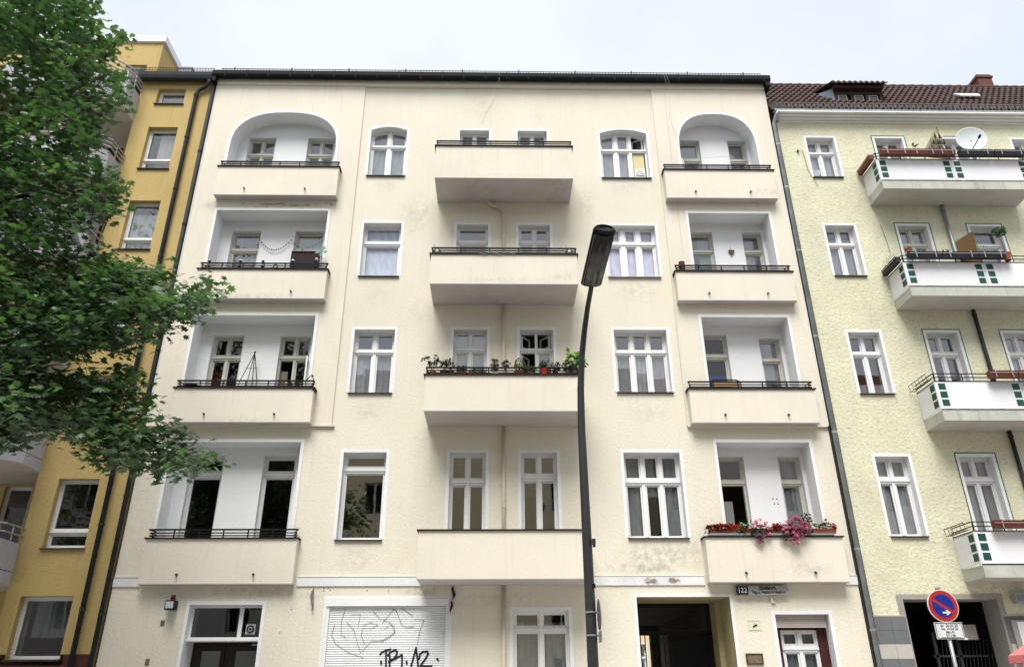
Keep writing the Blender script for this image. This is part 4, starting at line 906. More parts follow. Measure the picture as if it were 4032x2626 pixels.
m = MB(); m.box(1.40, 1.44, -6.985, -6.95, 3.0, 3.055); m.build('clip', M['iron'], LP)
for z in (2.67, 2.36):
    m = MB(); m.lathe([(.084, -.012), (.090, -.012), (.090, .012), (.084, .012)], (1.358, -6.9, z), 16); m.box(1.335, 1.375, -6.992, -6.985, z - .012, z + .012); m.build('strap', M['steel'], LP)
ES = root('traffic_sign', (1.48, -6.9, 2.25), 'round traffic sign seen edge-on, strapped to the street lamp pole', 'traffic sign')
m = MB()
m.tube([(1.475, -6.9, 2.64), (1.487, -6.9, 2.64)], .21, 28); m.build('sign_disc', M['sillgrey'], ES)
m = MB(); m.box(1.443, 1.475, -6.915, -6.885, 2.655, 2.685); m.build('bracket', M['steel'], ES)
m = MB(); m.box(1.443, 1.478, -6.915, -6.885, 2.345, 2.375); m.box(1.4781, 1.486, -7.06, -6.74, 2.27, 2.42); m.build('small_plate', M['steel'], ES)

# ------------------------------------------------------------------ no-stopping sign
NS = root('traffic_sign', (6.075, -7.7, .12), 'round red and blue no stopping sign on a thin post with a white plate', 'traffic sign')
m = MB(); m.tube([(6.075, -7.66, .12), (6.075, -7.66, 2.9)], .024, 12); m.build('post', M['steel'], NS, smooth=True)
cx, cz, yy = 6.075, 2.665, -7.7
def disc(m, rx, y0, y1, n=40): m.prism([(cx + rx * math.cos(2 * PI * k / n), cz + rx * math.sin(2 * PI * k / n)) for k in range(n)], y0, y1)
m = MB(); disc(m, .210, yy, yy + .012); dd = m.build('sign_disc', M['signwhite'], NS)
m = MB(); disc(m, .199, yy - .003, yy - .001); m.build('red_ring', M['signred'], dd)
R1 = .148; m = MB()
for sg in (1, -1):
    o = []; h = .022
    for k in range(21):
        a = math.asin(h / R1) + (PI - 2 * math.asin(h / R1)) * k / 20
        x, z = R1 * math.cos(a), R1 * math.sin(a) * sg; t_ = -PI / 4 * .78
        o.append((cx + x * math.cos(t_) - z * math.sin(t_), cz + x * math.sin(t_) + z * math.cos(t_)))
    if sg < 0: o = o[::-1]
    m.prism(o, yy - .006, yy - .004)
m.build('blue_field', M['signblue'], dd)
m = MB(); m.prism([(cx - .03, cz - .098), (cx + .055, cz - .098), (cx + .055, cz - .076), (cx - .03, cz - .076)], yy - .009, yy - .007)
m.prism([(cx + .035, cz - .055), (cx + .01, cz - .055), (cx + .05, cz - .087), (cx + .01, cz - .12), (cx + .035, cz - .12), (cx + .082, cz - .087)], yy - .0095, yy - .0072); m.build('white_arrow', M['signwhite'], dd)
m = MB(); m.box(5.895, 6.275, yy, yy + .01, 2.245, 2.455); m.box(6.255, 6.30, yy - .01, yy + .015, 2.235, 2.26); pl = m.build('plate', M['signwhite'], NS)
m = MB(); m.ring(rect(5.903, 6.267, 2.253, 2.447), rect(5.910, 6.260, 2.26, 2.44), yy - .003, yy - .001); m.build('plate_border', M['ink'], pl)
m = MB(); m.box(5.955, 6.215, yy - .004, yy - .002, 2.268, 2.436); m.build('paper_sheet', M['panel'], pl)
for i, s_ in enumerate(('ab  26.03.20', 'bis 10.04.20', 'Mo-Fr', '07-18h')): text(s_, .048, (6.09, yy - .006, 2.414 - i * .042), M['ink'], pl, bold=.0006)
m = MB(); m.lathe([(.026, -.015), (.034, -.015), (.034, .015), (.026, .015)], (6.075, -7.66, 2.89), 10); m.build('post_cap', M['steel'], NS)

# ------------------------------------------------------------------ things fixed to the cream house
m = MB(); m.box(5.56, 6.77, -.13, -.02, 3.665, 3.86); sg = tag(m.build('house_sign', M['signgrey'], origin=(6.16, -.02, 3.66)), 'long grey driveway sign with black number 122 panel under the flower balcony', 'sign')
m = MB(); m.box(5.562, 5.845, -.136, -.130, 3.668, 3.857); nb = m.build('number_panel', M['ink'], sg)
text('122', .155, (5.705, -.140, 3.765), M['signwhite'], sg, sx=.95, bold=.002)
text('Einfahrt', .108, (6.30, -.137, 3.815), M['ink'], sg, sx=1.15, bold=.004)
text('Tag u. Nacht freihalten', .084, (6.31, -.137, 3.722), M['ink'], sg, bold=.003)
m = MB(); m.box(5.775, 6.07, -.012, -.001, 2.91, 3.125); cs = tag(m.build('notice_card', M['palesign'], origin=(5.92, 0, 2.9)), 'small pale green notice with a camera symbol between gateway and shuttered window', 'notice')
m = MB(); m.prism([(5.87, 2.985), (5.88, 2.965), (5.985, 3.0), (5.98, 3.04), (5.93, 3.03)], -.016, -.013); m.tube([(5.925, -.015, 3.03), (5.925, -.015, 3.07)], .003, 4); m.build('camera_symbol', M['ink'], cs)
text('VIDEOÜBERWACHUNG', .026, (5.922, -.014, 3.105), M['green'], cs)
m = MB(); m.box(5.63, 6.01, -.03, -.001, 2.19, 2.42); pq = tag(m.build('plaque', M['bronze'], origin=(5.82, 0, 2.19)), 'weathered brown metal plaque low on the cream wall beside the gateway', 'plaque')
m = MB(); m.ring(rect(5.63, 6.01, 2.19, 2.42), rect(5.655, 5.985, 2.215, 2.395), -.04, -.0301); m.build('plaque_rim', M['brownwood'], pq)
HK = root('wall_hook', (6.40, 0, 3.5), 'small rusty L-shaped bracket below the driveway sign', 'bracket')
m = MB(); m.box(6.375, 6.415, -.06, -.001, 3.50, 3.64); m.box(6.416, 6.47, -.06, -.02, 3.50, 3.525); m.build('bracket', M['cream_smooth'], HK)
WL = root('wall_lamp', (-7.4, 0, 3.35), 'grey cube wall lamp with louvres and red top left of the house door', 'wall lamp')
m = MB(); m.box(-7.50, -7.28, -.24, -.04, 3.38, 3.58); m.box(-7.44, -7.34, -.04, 0, 3.40, 3.5); hb = m.build('housing', M['zincdark'], WL)
m = MB()
for x in (-7.485, -7.425, -7.365, -7.305): m.box(x - .006, x + .006, -.252, -.241, 3.40, 3.56)
m.build('louvre', M['steel'], hb)
m = MB(); m.box(-7.47, -7.31, -.246, -.241, 3.41, 3.55); m.build('diffuser', M['dish'], hb)
m = MB(); m.lathe([(.05, 0), (.055, .06), (.045, .12), (.001, .125)], (-7.38, -.12, 3.58), 10); m.build('bulb_holder', M['redcloth'], WL)
for x, z, w, h, lab in ((-7.57, 3.11, .09, .125, 'small brown plate on the cream wall below the wall lamp'), (-7.75, 2.30, .09, .14, 'brown broken plaster recess low on the wall left of the door')):
    m = MB(); m.box(x - w / 2, x + w / 2, -.006, -.0005, z - h / 2, z + h / 2); p_ = tag(m.build('wall_plate', M['bronze'], origin=(x, 0, z)), lab, 'plate')
def rag(x, z, h, mat, lab, w=.07, seed=1):
    random.seed(seed); rt_ = root('hanging_cloth', (x, 0, z - h), lab, 'cloth')
    m = MB(); n = 10; vs = []
    for k in range(n + 1):
        t_ = k / n; ww = w * (.2 + 1.1 * math.sin(PI * min(1, t_ * 1.15)) ** .7 * (1 - .35 * t_)) * random.uniform(.75, 1.15); ox = .02 * math.sin(t_ * 6 + seed)
        for q in range(7):
            a = 2 * PI * q / 7; vs.append((x + ox + ww / 2 * math.cos(a), -.05 + .035 * math.sin(a), z - h * t_))
    m.add(vs, [(7 * k + q, 7 * k + (q + 1) % 7, 7 * k + 7 + (q + 1) % 7, 7 * k + 7 + q) for k in range(n) for q in range(7)])
    m.build('cloth', mat, rt_, smooth=True)
    m = MB(); m.tube([(x, 0, z), (x, -.05, z + .01), (x, -.05, z - .03)], .006, 5); m.build('nail', M['iron'], rt_); return rt_
rag(-4.23, 3.84, .48, M['greycloth'], 'greyish violet knotted rag hanging on the wall between door and roller shutter', seed=3)
rag(-1.0, 3.88, .30, M['darkcloth'], 'dark blue knotted rag hanging above the right corner of the roller shutter', seed=4)
rag(-1.04, 3.56, .26, M['redcloth'], 'dark red rag hanging at the right edge of the shutter box', w=.06, seed=6)

# ------------------------------------------------------------------ plants and small balcony things
def leaves(m, c, r, n, size, squash=(1, 1, 1), shape='oval', droop=.0, shell=.55):
    """n separate little leaves through an ellipsoid; each a folded 2- or 4-face blade"""
    if m.r is None: m.r = []
    for _ in range(n):
        while True:
            p = Vector([random.uniform(-1, 1) for _ in range(3)])
            if p.length <= 1 and (p.length > shell * random.random()): break
        p = Vector((c[0] + p.x * r * squash[0], c[1] + p.y * r * squash[1], c[2] + p.z * r * squash[2]))
        d = Vector((random.gauss(0, 1), random.gauss(0, 1), random.gauss(0, .6) - droop)).normalized()
        u = d.cross(Vector((random.gauss(0, .4), random.gauss(0, .4), 1))).normalized(); nn = u.cross(d)
        s = size * random.uniform(.6, 1.25); w = s * (.32 if shape == 'oval' else .55)
        q = random.random()
        m.add([p, p + d * s * .5 + u * w + nn * s * .1, p + d * s, p + d * s * .5 - u * w + nn * s * .1], [(0, 1, 2), (0, 2, 3)])
        m.r += [q, q]
def pot(x, y, z, r, h, mat, lab, kind='bush', ph=.25, pr=.14, lm='leafpot', n=70, size=.05, group='potted plants along the second floor centre balcony', bowl=False, cat='potted plant'):
    t_ = root('potted_plant', (x, y, z), lab, cat, group); n = int(n * 2.6); size *= 1.25; pr *= 1.08; ph *= 1.1
    m = MB(); m.lathe([(r * .72, 0), (r * .95, h * .85), (r * 1.06, h * .86), (r * 1.06, h), (r * .92, h), (r * .9, h * .9), (.001, h * .9)], (x, y, z), 14)
    m.add([(x, y, z)] , []); m.build('pot', mat, t_, smooth=False)
    s = MB(); f = MB(); top = z + h
    if kind in ('bush', 'round'):
        leaves(f, (x, y, top + ph * .55), pr, n, size, (1, .7, ph / pr * .6))
        for k in range(5): s.tube([(x, y, top - .02), (x + random.uniform(-.4, .4) * pr, y, top + ph * .6)], .004, 4)
    elif kind == 'stems':
        for k in range(6):
            a = random.uniform(-1, 1); e = (x + a * pr, y + random.uniform(-.05, .05), top + ph * random.uniform(.6, 1)); mid = (x + a * pr * .4, y, top + ph * .5)
            s.tube([(x, y, top - .02), mid, e], .004, 4); leaves(f, e, .05, max(3, n // 14), size, droop=.4); leaves(f, mid, .05, n // 14, size, droop=.3)
    elif kind == 'twig':
        for k in range(7):
            a = random.uniform(-.6, .6); s.tube([(x, y, top - .02), (x + a * pr * .6, y, top + ph * .5), (x + a * pr + random.uniform(-.03, .03), y, top + ph * random.uniform(.7, 1))], .003, 4)
    elif kind == 'tree':
        s.tube([(x, y, top - .02), (x - .02, y, top + ph * .5)], .011, 6); leaves(f, (x, y, top + ph * .75), pr, n, size, (1.1, .8, .75))
    if s.v: s.build('stem', M['bark'], t_)
    if f.v: f.build('foliage', M[lm], t_)
    return t_
random.seed(21)
PY, PZ = -1.09, 8.731
spec = [
 (-1.60, .085, .09, 'terra', 'stems', .42, .26, 'leafpot', 90, .05, 'leggy dark leaved plant spreading over the left corner of the balcony'),
 (-1.32, .10, .13, 'boxblack', 'stems', .34, .16, 'leafpot', 90, .045, 'dark plant in a black tub, second from the left'),
 (-1.16, .085, .12, 'boxblack', 'bush', .20, .12, 'leafpot', 60, .04, 'dense small bush in a black pot behind the left railing panel'),
 (-.88, .11, .06, 'terra', 'bush', .17, .12, 'leafpot', 70, .035, 'low dark mound in a shallow terracotta bowl under the left door'),
 (-.62, .10, .05, 'terra', 'round', .09, .10, 'leafpot', 50, .03, 'flat tiny leaved plant in a terracotta saucer'),
 (-.34, .10, .06, 'boxblack', 'bush', .10, .09, 'leafolive', 30, .04, 'low sprout in a wide black tray'),
 (-.06, .12, .06, 'tan', 'bush', .34, .10, 'leafpot', 80, .05, 'upright dark bonsai in a tan oval bowl'),
 (.22, .065, .08, 'brick', 'stems', .30, .13, 'leafpot', 70, .045, 'slender shrub in a dark red pot left of the drainpipe'),
 (.54, .16, .06, 'terra', 'bush', .34, .15, 'leafolive', 110, .04, 'airy yellow green plant in a wide terracotta bowl'),
 (.84, .065, .08, 'terra', 'stems', .18, .12, 'leafolive', 40, .045, 'tiny sprig in a small terracotta pot right of the airy plant'),
 (1.16, .11, .15, 'signred', 'bush', .22, .11, 'leafpot', 60, .05, 'leafy plant in a bright red pot below the open casement'),
 (1.44, .075, .08, 'boxblack', 'bush', .24, .13, 'leafpot', 80, .045, 'dark green bush in a small black pot right of the red pot'),
 (1.74, .07, .10, 'stonegrey', 'bush', .26, .13, 'leafpot', 80, .045, 'dense plant in a grey bucket near the right end of the balcony'),
 (1.92, .07, .10, 'stonegrey', 'twig', .42, .12, 'leafpot', 0, .04, 'grey bucket with bare dry twigs'),
]
for (x, r_, h_, pm, kd, ph, pr, lm, n_, sz, lab) in spec: pot(x * 1.0, PY + .01 * (len(lab) % 3), PZ, r_, h_, M[pm], lab, kd, ph, pr, lm, n_, sz)
pot(1.73 + .10, -.99, PZ - .0, .001, .001, M['terra'], 'x', 'twig', .01, .01) if False else None
bp1 = pot(1.90, -.95, PZ, .11, .20, M['terra'], 'ribbed orange terracotta pot with bright green big leaved plant at the right balcony end', 'bush', .42, .165, 'leafbright', 34, .11)
bp2 = pot(2.07, -1.09, PZ, .10, .20, M['terra'], 'terracotta pot with pale lobed leaves half hidden by the lamp pole', 'bush', .34, .12, 'leafbright', 24, .10)
# third-floor centre balcony: two glass balls and a white cloth on the coping
for x, lab in ((-1.62, 'pale glass ball with wire at left railing corner of third floor centre balcony'), (1.92, 'pale glass ball at the right railing corner of the third floor centre balcony')):
    t_ = root('glass_ball', (x, -1.0, 12.2), lab, 'garden ball', 'glass balls on the third floor centre balcony')
    m = MB(); m.ball((x, -1.03, 12.31), .11, 10); m.build('ball', M['glassball'], t_, smooth=True)
    m = MB(); m.tube([(x - .13, -1.03, 12.2), (x - .05, -1.1, 12.42), (x - .1, -1.1, 12.52)], .005, 4); m.build('wire', M['iron'], t_)
m = MB(); vs = []
for k in range(15):
    x = -.5 + k * .068; z = 12.205 + .012 * math.sin(k * 2.1); vs += [(x, -1.215, z - .035 - .01 * math.sin(k)), (x, -1.20, z), (x, -1.10, z + .004)]
m.add(vs, [(3 * k + q, 3 * k + 3 + q, 3 * k + 4 + q, 3 * k + 1 + q) for k in range(14) for q in (0, 1)]); tag(m.build('cloth_strip', M['greycloth'], smooth=True, origin=(0, -1.2, 12.2)), 'whitish rag strip lying on the coping of the third floor centre balcony', 'cloth')
# left third-floor balcony: garden stakes with glass tops, garland, screen, spinner
for k, x in enumerate((-7.97, -7.52 + .40, -6.50, -5.90 + .22, -5.03)):
    lab = ['slim garden stake with small clear cap at the far left of the railing', 'iron garden stake with white ball top in front of the left loggia door', 'iron garden stake with dark cup top in the middle of the railing', 'iron garden stake with large white cap right of the middle', 'iron garden stake with leaf ornament in front of the dark screen'][k]
    t_ = root('garden_stake', (x, -.24, 12.2), lab, 'garden stake', 'garden stakes clipped to the railing of the left third floor balcony')
    m = MB(); m.tube([(x, -.24, 12.2), (x, -.24, 12.46)], .012, 5); m.ball((x, -.24, 12.31), .035, 5); m.lathe([(.012, 0), (.045, .02), (.045, .035)], (x, -.24, 12.44), 8); m.build('stake', M['iron'], t_)
    m = MB(); m.ball((x, -.24, 12.50 + (.05 if k == 4 else 0)), .035 + .012 * (k in (3, 4)), 8); m.build('cap', M['glassball'], t_, smooth=True)
    if k in (1, 2, 4):
        m = MB()
        for q in range(7):
            a = q / 7 * 2 * PI; m.tube([(x, -.26, 12.28), (x + .06 * math.cos(a), -.27, 12.28 + .045 * math.sin(a))], [.012, .003], 4)
        m.build('leaf_ornament', M['iron'], t_)
for x, lab in ((-6.12, 'dark hoop ornament on the railing between two stakes'), (-5.62, 'dark hoop ornament beside the capped stake')):
    m = MB(); c_ = [(x + .07 * math.cos(a), -.3, 12.29 + .042 * math.sin(a)) for a in [2 * PI * k / 14 for k in range(15)]]; m.tube(c_, .011, 5); m.tube([(x - .09, -.3, 12.31), (x + .02, -.3, 12.33)], .009, 4)
    tag(m.build('railing_ornament', M['zincdark'], origin=(x, -.3, 12.25)), lab, 'ornament')
GL = root('light_garland', (-6.6, .48, 13.4), 'string of small dark bulbs swagged across the back wall of the left third floor loggia', 'string lights')
P0, P1 = (-6.93, .44, 13.62), (-6.02, .44, 13.62); cp = []
for k in range(15): t_ = k / 14; cp.append((P0[0] + (P1[0] - P0[0]) * t_, .44, P0[2] - .34 * (1 - (2 * t_ - 1) ** 2)))
m = MB(); m.tube([(-6.96, .44, 13.36), P0] + cp[1:-1] + [P1, (-5.85, .44, 13.38), (-5.6, .44, 13.27), (-4.95, .2, 13.5)], .004, 4); m.build('cable', M['iron'], GL)
m = MB()
for p in cp + [(-6.97, .44, 13.45), (-6.95, .44, 13.36), (-5.92, .44, 13.5), (-5.8, .44, 13.4), (-5.66, .44, 13.3)]: m.ball((p[0], p[1] - .01, p[2] - .03), .019, 5)
m.build('bulb', M['iron'], GL)
SC = root('privacy_screen', (-5.5, .42, 11.5), 'dark mesh screen leaning before the right door of the left third floor loggia', 'screen')
m = MB(); m.box(-5.93, -5.12, .40, .42, 11.55, 13.17); m.build('mesh', M['blackboard'], SC)
m = MB(); m.box(-5.95, -5.10, .38, .43, 13.17, 13.20); m.box(-5.95, -5.93, .39, .43, 11.55, 13.17); m.build('frame', M['iron'], SC)
WS = root('wind_spinner', (-4.9, -.2, 12.2), 'pale mint foil windmill at the right end of the left third floor railing', 'windmill')
m = MB(); m.tube([(-4.88, -.2, 12.2), (-4.92, -.2, 12.85)], .008, 5); m.build('stick', M['iron'], WS)
m = MB()
for q in range(5):
    a = q * 2 * PI / 5 + .4; c_ = Vector((-4.93, -.22, 12.82)); d = Vector((math.cos(a), -.1, math.sin(a))); e_ = Vector((-math.sin(a), -.25, math.cos(a)))
    m.add([c_, c_ + d * .14 + e_ * .02, c_ + d * .15 + e_ * .12, c_ + d * .05 + e_ * .1], [(0, 1, 2, 3)])
m.build('vanes', M['mint'], WS)
# left second-floor balcony: obelisk, black bowl, pots, antler-like branch
OB = root('plant_obelisk', (-6.5, .28, 8.0), 'tall thin wire plant obelisk standing in the left second floor loggia', 'plant support')
m = MB(); ap = (-6.52, .28, 9.93)
for e_ in ((-6.90, .1, 8.2), (-6.55, .0, 8.0), (-6.2, .1, 8.2), (-6.5, .45, 8.2)):
    mid = (ap[0] + (e_[0] - ap[0]) * .62, ap[1] + (e_[1] - ap[1]) * .6, 9.1); m.tube([ap, mid, e_], .011, 4)
for z, w in ((9.45, .15), (9.08, .24), (8.8, .30)): m.tube([(-6.52 - w, .2, z), (-6.52 + w, .2, z)], .007, 4)
m.ball((ap[0], ap[1], 9.95), .03, 6); m.build('wire_frame', M['zincdark'], OB)
m = MB(); m.lathe([(.10, 0), (.2, .05), (.17, .075), (.001, .08)], (-7.82, -.2, 8.73), 16); tag(m.build('plant_bowl', M['boxblack'], origin=(-7.82, -.2, 8.72)), 'flat black bowl on the coping at the left end of the second floor balcony', 'bowl')
for k, (x, mt, r_, h_) in enumerate(((-5.42, 'tan', .055, .16), (-5.30, 'terra', .045, .09), (-5.17, 'bronze', .05, .12), (-5.05, 'sillgrey', .06, .14))):
    pot(x, -.2, 8.72, r_, h_, M[mt], ['beige bottle-shaped pot before the open window of the left second floor balcony', 'little terracotta pot with seedling on that coping', 'brownish pot with dry tuft on that coping', 'grey stone pot nearest the railing corner'][k], 'bush', .07, .045, 'leafolive', 14, .03, group='small pots on the coping of the left second floor balcony')
BR = root('driftwood', (-4.75, -.2, 8.7), 'forked driftwood branch tied to the right railing corner of the left second floor balcony', 'branch')
m = MB(); m.tube([(-4.95, -.25, 8.88), (-4.84, -.28, 9.0), (-4.78, -.3, 9.06), (-4.74, -.3, 8.98), (-4.67, -.32, 8.84), (-4.70, -.32, 8.74)], .013, 6); m.tube([(-4.78, -.3, 9.06), (-4.73, -.3, 9.02)], .016, 5); m.tube([(-4.72, -.33, 8.7), (-4.66, -.30, 8.62), (-4.64, -.28, 8.56)], .02, 5); m.build('branch', M['brownwood'], BR)
# right-hand loggias
LD = root('folded_parasol', (5.65, .2, 14.9), 'white and orange folded parasol leaning in the left of the arched right loggia', 'parasol')
m = MB(); m.tube([(5.72, .1, 15.0), (5.60, .12, 16.55)], [.045, .02], 8); m.tube([(5.80, .12, 15.6), (5.64, .14, 16.5)], .014, 6); m.build('canopy', M['signwhite'], LD, smooth=True)
m = MB(); m.tube([(5.61, .12, 16.42), (5.585, .12, 16.66)], [.038, .02], 8); m.tube([(5.60, .05, 16.05), (5.58, .05, 16.30)], .012, 5); m.build('tip', M['orange'], LD, smooth=True)
pot(5.86, -.15, 15.69, .05, .09, M['tan'], 'small tan pot with pale flowers behind the railing of the arched right loggia', 'bush', .1, .06, 'leafolive', 20, .03, group='pots in the right loggias')
LL = root('wash_line', (7, .3, 16.6), 'thin white cord strung across the arched right loggia', 'line')
m = MB(); m.tube([(5.62, .3, 16.55), (6.4, .3, 16.60), (7.1, .3, 16.66), (7.9, .3, 16.45)], .005, 4); m.build('cord', M['signwhite'], LL)
PT = root('plant_pot', (5.17, -.2, 12.2), 'stacked dark red clay pots at the left railing end of the right third floor balcony', 'pot')
m = MB(); m.lathe([(.07, 0), (.085, .2), (.092, .2), (.092, .24), (.001, .24)], (5.17, -.18, 12.21), 14); m.lathe([(.08, .0), (.088, .08), (.088, .1), (.001, .1)], (5.17, -.18, 12.45), 14); m.build('pot', M['brick'], PT)
HT = root('heart_wreath', (6.86, .48, 13.3), 'reddish brown twig heart wreath hanging on the white wall of the right third floor loggia', 'wreath')
m = MB(); hpz = []
for k in range(21):
    a = 2 * PI * k / 20; hpz.append((6.86 + .075 * (16 * math.sin(a) ** 3) / 16, .46, 13.30 + .07 * (13 * math.cos(a) - 5 * math.cos(2 * a) - 2 * math.cos(3 * a) - math.cos(4 * a)) / 16))
m.tube(hpz, .022, 5); m.build('wreath', M['chimney'], HT)
m = MB(); m.tube([(6.86, .47, 13.33), (6.84, .485, 13.5)], .003, 4); m.tube([(6.84, .46, 13.24), (6.83, .46, 13.12)], .006, 4); m.build('string', M['brownwood'], HT)
BN = root('bench', (6.0, 0, 8.2), 'bench back with dark tubular frame and wooden slats behind the right second floor railing', 'bench')
m = MB(); m.tube([(5.62, .02, 8.2), (5.62, .02, 8.98), (5.66, .02, 9.05), (5.73, .02, 9.08), (6.30, .02, 9.08), (6.37, .02, 9.05), (6.42, .02, 8.98), (6.42, .02, 8.2)], .018, 8); m.build('frame', M['iron'], BN)
for z in (8.93, 8.76):
    m = MB(); m.box(5.66, 6.40, -.01, .012, z - .055, z + .055); m.build('slat', M['benchwood'], BN)
m = MB(); m.box(5.66, 6.4, -.05, .35, 8.42, 8.45); m.box(5.66, 5.69, -.05, .35, 8.0, 8.42); m.box(6.37, 6.4, -.05, .35, 8.0, 8.42); m.build('seat', M['benchwood'], BN)
DR = root('drying_rack', (7.2, .1, 8.0), 'thin wire drying rack behind the right second floor railing', 'drying rack')
m = MB(); m.tube([(6.6, -.05, 8.86), (7.45, .0, 8.90), (7.75, 0, 8.78)], .006, 4); m.tube([(6.5, -.05, 8.84), (6.62, -.05, 8.70)], .010, 4); m.tube([(7.1, -.1, 8.74), (7.38, -.1, 8.92)], .008, 4); m.tube([(7.36, -.1, 8.72), (7.2, -.1, 8.92)], .010, 4); m.tube([(6.9, -.1, 8.76), (7.9, -.05, 8.80)], .007, 4); m.build('rack_wires', M['iron'], DR)
CL = root('ceiling_lamp', (6.2, 1.2, 10.7), 'lamp panel with pale discs painted as dots of light inside the right second floor door', 'lamp')
m = MB(); m.box(5.7, 6.9, 1.3, 1.33, 10.15, 10.75); bdy = m.build('shade', M['gutterblack'], CL)
m = MB()
for r_ in range(4):
    for k in range(6): m.tube([(6.02 + k * .115 + r_ * -.02 + .08, 1.30, 10.58 - r_ * .075), (6.02 + k * .115 + r_ * -.02 + .08, 1.296, 10.58 - r_ * .075)], [.026, .026], 8)
m.build('openings', M['panel'], bdy)  # pale discs on the dark panel paint the bright dots of light

# geranium boxes on the first-floor right balcony
TR = MB(); TR.box(5.04, 8.02, -.345, -.12, 4.985, 5.03); tag(TR.build('flower_tray', M['zinc'], origin=(6.5, -.2, 4.98)), 'long blue grey metal tray under the geranium boxes', 'tray')
random.seed(33)
def gbox(x0, x1, lab, parts):
    t_ = root('flower_box', ((x0 + x1) / 2, -.22, 5.03), lab, 'flower box', 'geranium boxes on the right first floor balcony')
    m = MB(); m.add([(x0 + .02, -.29, 5.032), (x1 - .02, -.29, 5.032), (x1 - .02, -.15, 5.032), (x0 + .02, -.15, 5.032), (x0, -.31, 5.145), (x1, -.31, 5.145), (x1, -.13, 5.145), (x0, -.13, 5.145)], [(3, 2, 1, 0), (4, 5, 6, 7), (0, 1, 5, 4), (1, 2, 6, 5), (2, 3, 7, 6), (3, 0, 4, 7)])
    m.box(x0 - .008, x1 + .008, -.318, -.308, 5.125, 5.15); m.build('trough', M['terra'], t_)
    g_ = MB(); fl_ = {}
    for (cx_, cy_, cz_, r_, sq, ng, nf, pm, cl) in parts:
        leaves(g_, (cx_, cy_, cz_), r_, ng, .05, sq, 'round')
        f_ = fl_.setdefault(pm, MB())
        for _ in range(nf):                       # umbels: tight little heads of petals
            while True:
                p = Vector([random.uniform(-1, 1) for _ in range(3)])
                if p.length <= 1: break
            p.y = -abs(p.y) * .9
            c_ = (cx_ + p.x * r_ * sq[0] * 1.05, cy_ + p.y * r_ * sq[1], cz_ + p.z * r_ * sq[2] + .01)
            leaves(f_, c_, cl * 1.15, 22, cl * 1.15, (1, 1, .8), 'round', shell=.9)
    if g_.v: g_.build('foliage', M['leafpot'], t_)
    for pm, f_ in fl_.items(): f_.build('blossoms', M[pm], t_)
gbox(5.06, 5.82, 'leftmost terracotta box full of dark red flowers', [(5.40, -.26, 5.17, .36, (1.1, .3, .22), 150, 62, 'petalred', .030), (5.06, -.25, 5.14, .11, (1, .7, 1.1), 60, 3, 'petalred', .025)])
gbox(5.84, 6.52, 'box with the smaller hanging clump of pink geraniums and some white ones', [(6.22, -.36, 5.10, .26, (1, .5, .95), 230, 26, 'petalpink', .032), (5.83, -.30, 5.12, .14, (.9, .6, 1.3), 130, 5, 'petalwhite', .022), (6.2, -.38, 4.86, .08, (1, .5, 1), 12, 5, 'petalpink', .03)])
gbox(6.54, 6.80, 'short box with dark red geraniums between the two pink clumps', [(6.64, -.28, 5.18, .15, (1.1, .5, .6), 60, 26, 'petalred', .032)])
gbox(6.82, 7.50, 'box with the largest cascade of pink geraniums', [(7.12, -.38, 5.12, .32, (1.02, .5, .86), 230, 60, 'petalpink', .034), (7.02, -.42, 4.90, .17, (.8, .5, .95), 50, 16, 'petalpink', .034), (7.45, -.2, 5.40, .15, (1, .6, .9), 110, 2, 'petalwhite', .02), (6.80, -.4, 4.92, .1, (1, .5, .8), 50, 0, 'petalpink', .03)])
gbox(7.52, 8.10, 'rightmost terracotta box with white and pink flowers, green mound and one tall red bloom', [(7.58, -.28, 5.22, .15, (1.1, .5, .5), 30, 12, 'petalwhite', .026), (7.88, -.25, 5.22, .16, (1.1, .5, .55), 130, 1, 'petalred', .03), (8.05, -.28, 5.18, .08, (1, .7, 1), 20, 6, 'petalred', .032), (7.92, -.2, 5.36, .03, (1, 1, 1), 4, 2, 'petalred', .025)])

# yellow house: flower boxes hung on the railings, dish, boards
def hbox(x0, x1, z, mat, lab, side=False, plants=None, y=-1.02):
    t_ = root('flower_box', ((x0 + x1) / 2 if not side else x0, y if not side else -.5, z), lab, 'flower box', 'flower boxes hung on the railings of the yellow house')
    m = MB(); pr = [(-.09, .0), (-.115, .17), (.05, .17), (.03, .0)]
    if not side:
        m.add([(x0, y + a, z + b) for a, b in pr] + [(x1, y + a, z + b) for a, b in pr], [(0, 3, 2, 1), (4, 5, 6, 7), (0, 1, 5, 4), (3, 0, 4, 7), (2, 3, 7, 6), (1, 2, 6, 5)])
    else:
        m.add([(x0 + a, -.84, z + b) for a, b in pr] + [(x0 + a, -.06, z + b) for a, b in pr], [(0, 1, 2, 3), (7, 6, 5, 4), (1, 0, 4, 5), (0, 3, 7, 4), (3, 2, 6, 7), (2, 1, 5, 6)])
    m.build('trough', M[mat], t_)
    h = MB()
    if not side:
        for k in range(2): x = x0 + (x1 - x0) * (.2 + .6 * k); h.box(x - .012, x + .012, y - .125, y + .16, z + .172, z + .19); h.box(x - .012, x + .012, y - .131, y - .12, z - .01, z + .18)
        h.box(x0, x1, y - .135, y - .128, z + .10, z + .115)
    else: h.box(x0 - .135, x0 - .128, -.86, -.05, z + .1, z + .115)
    h.build('bracket', M['steel'], t_)
    if plants:
        f = MB(); leaves(f, *plants[1:]); f.build('foliage', M[plants[0]], t_)
    return t_
z4 = 15.68
hbox(11.10, 11.95, z4, 'boxbrown', 'brown trough at the left end of the top balcony, front side')
hbox(11.97, 12.75, z4, 'boxbrown', 'second brown trough on the front of the top balcony', plants=('leafolive', (12.15, -1.0, 15.95), .10, 14, .12))
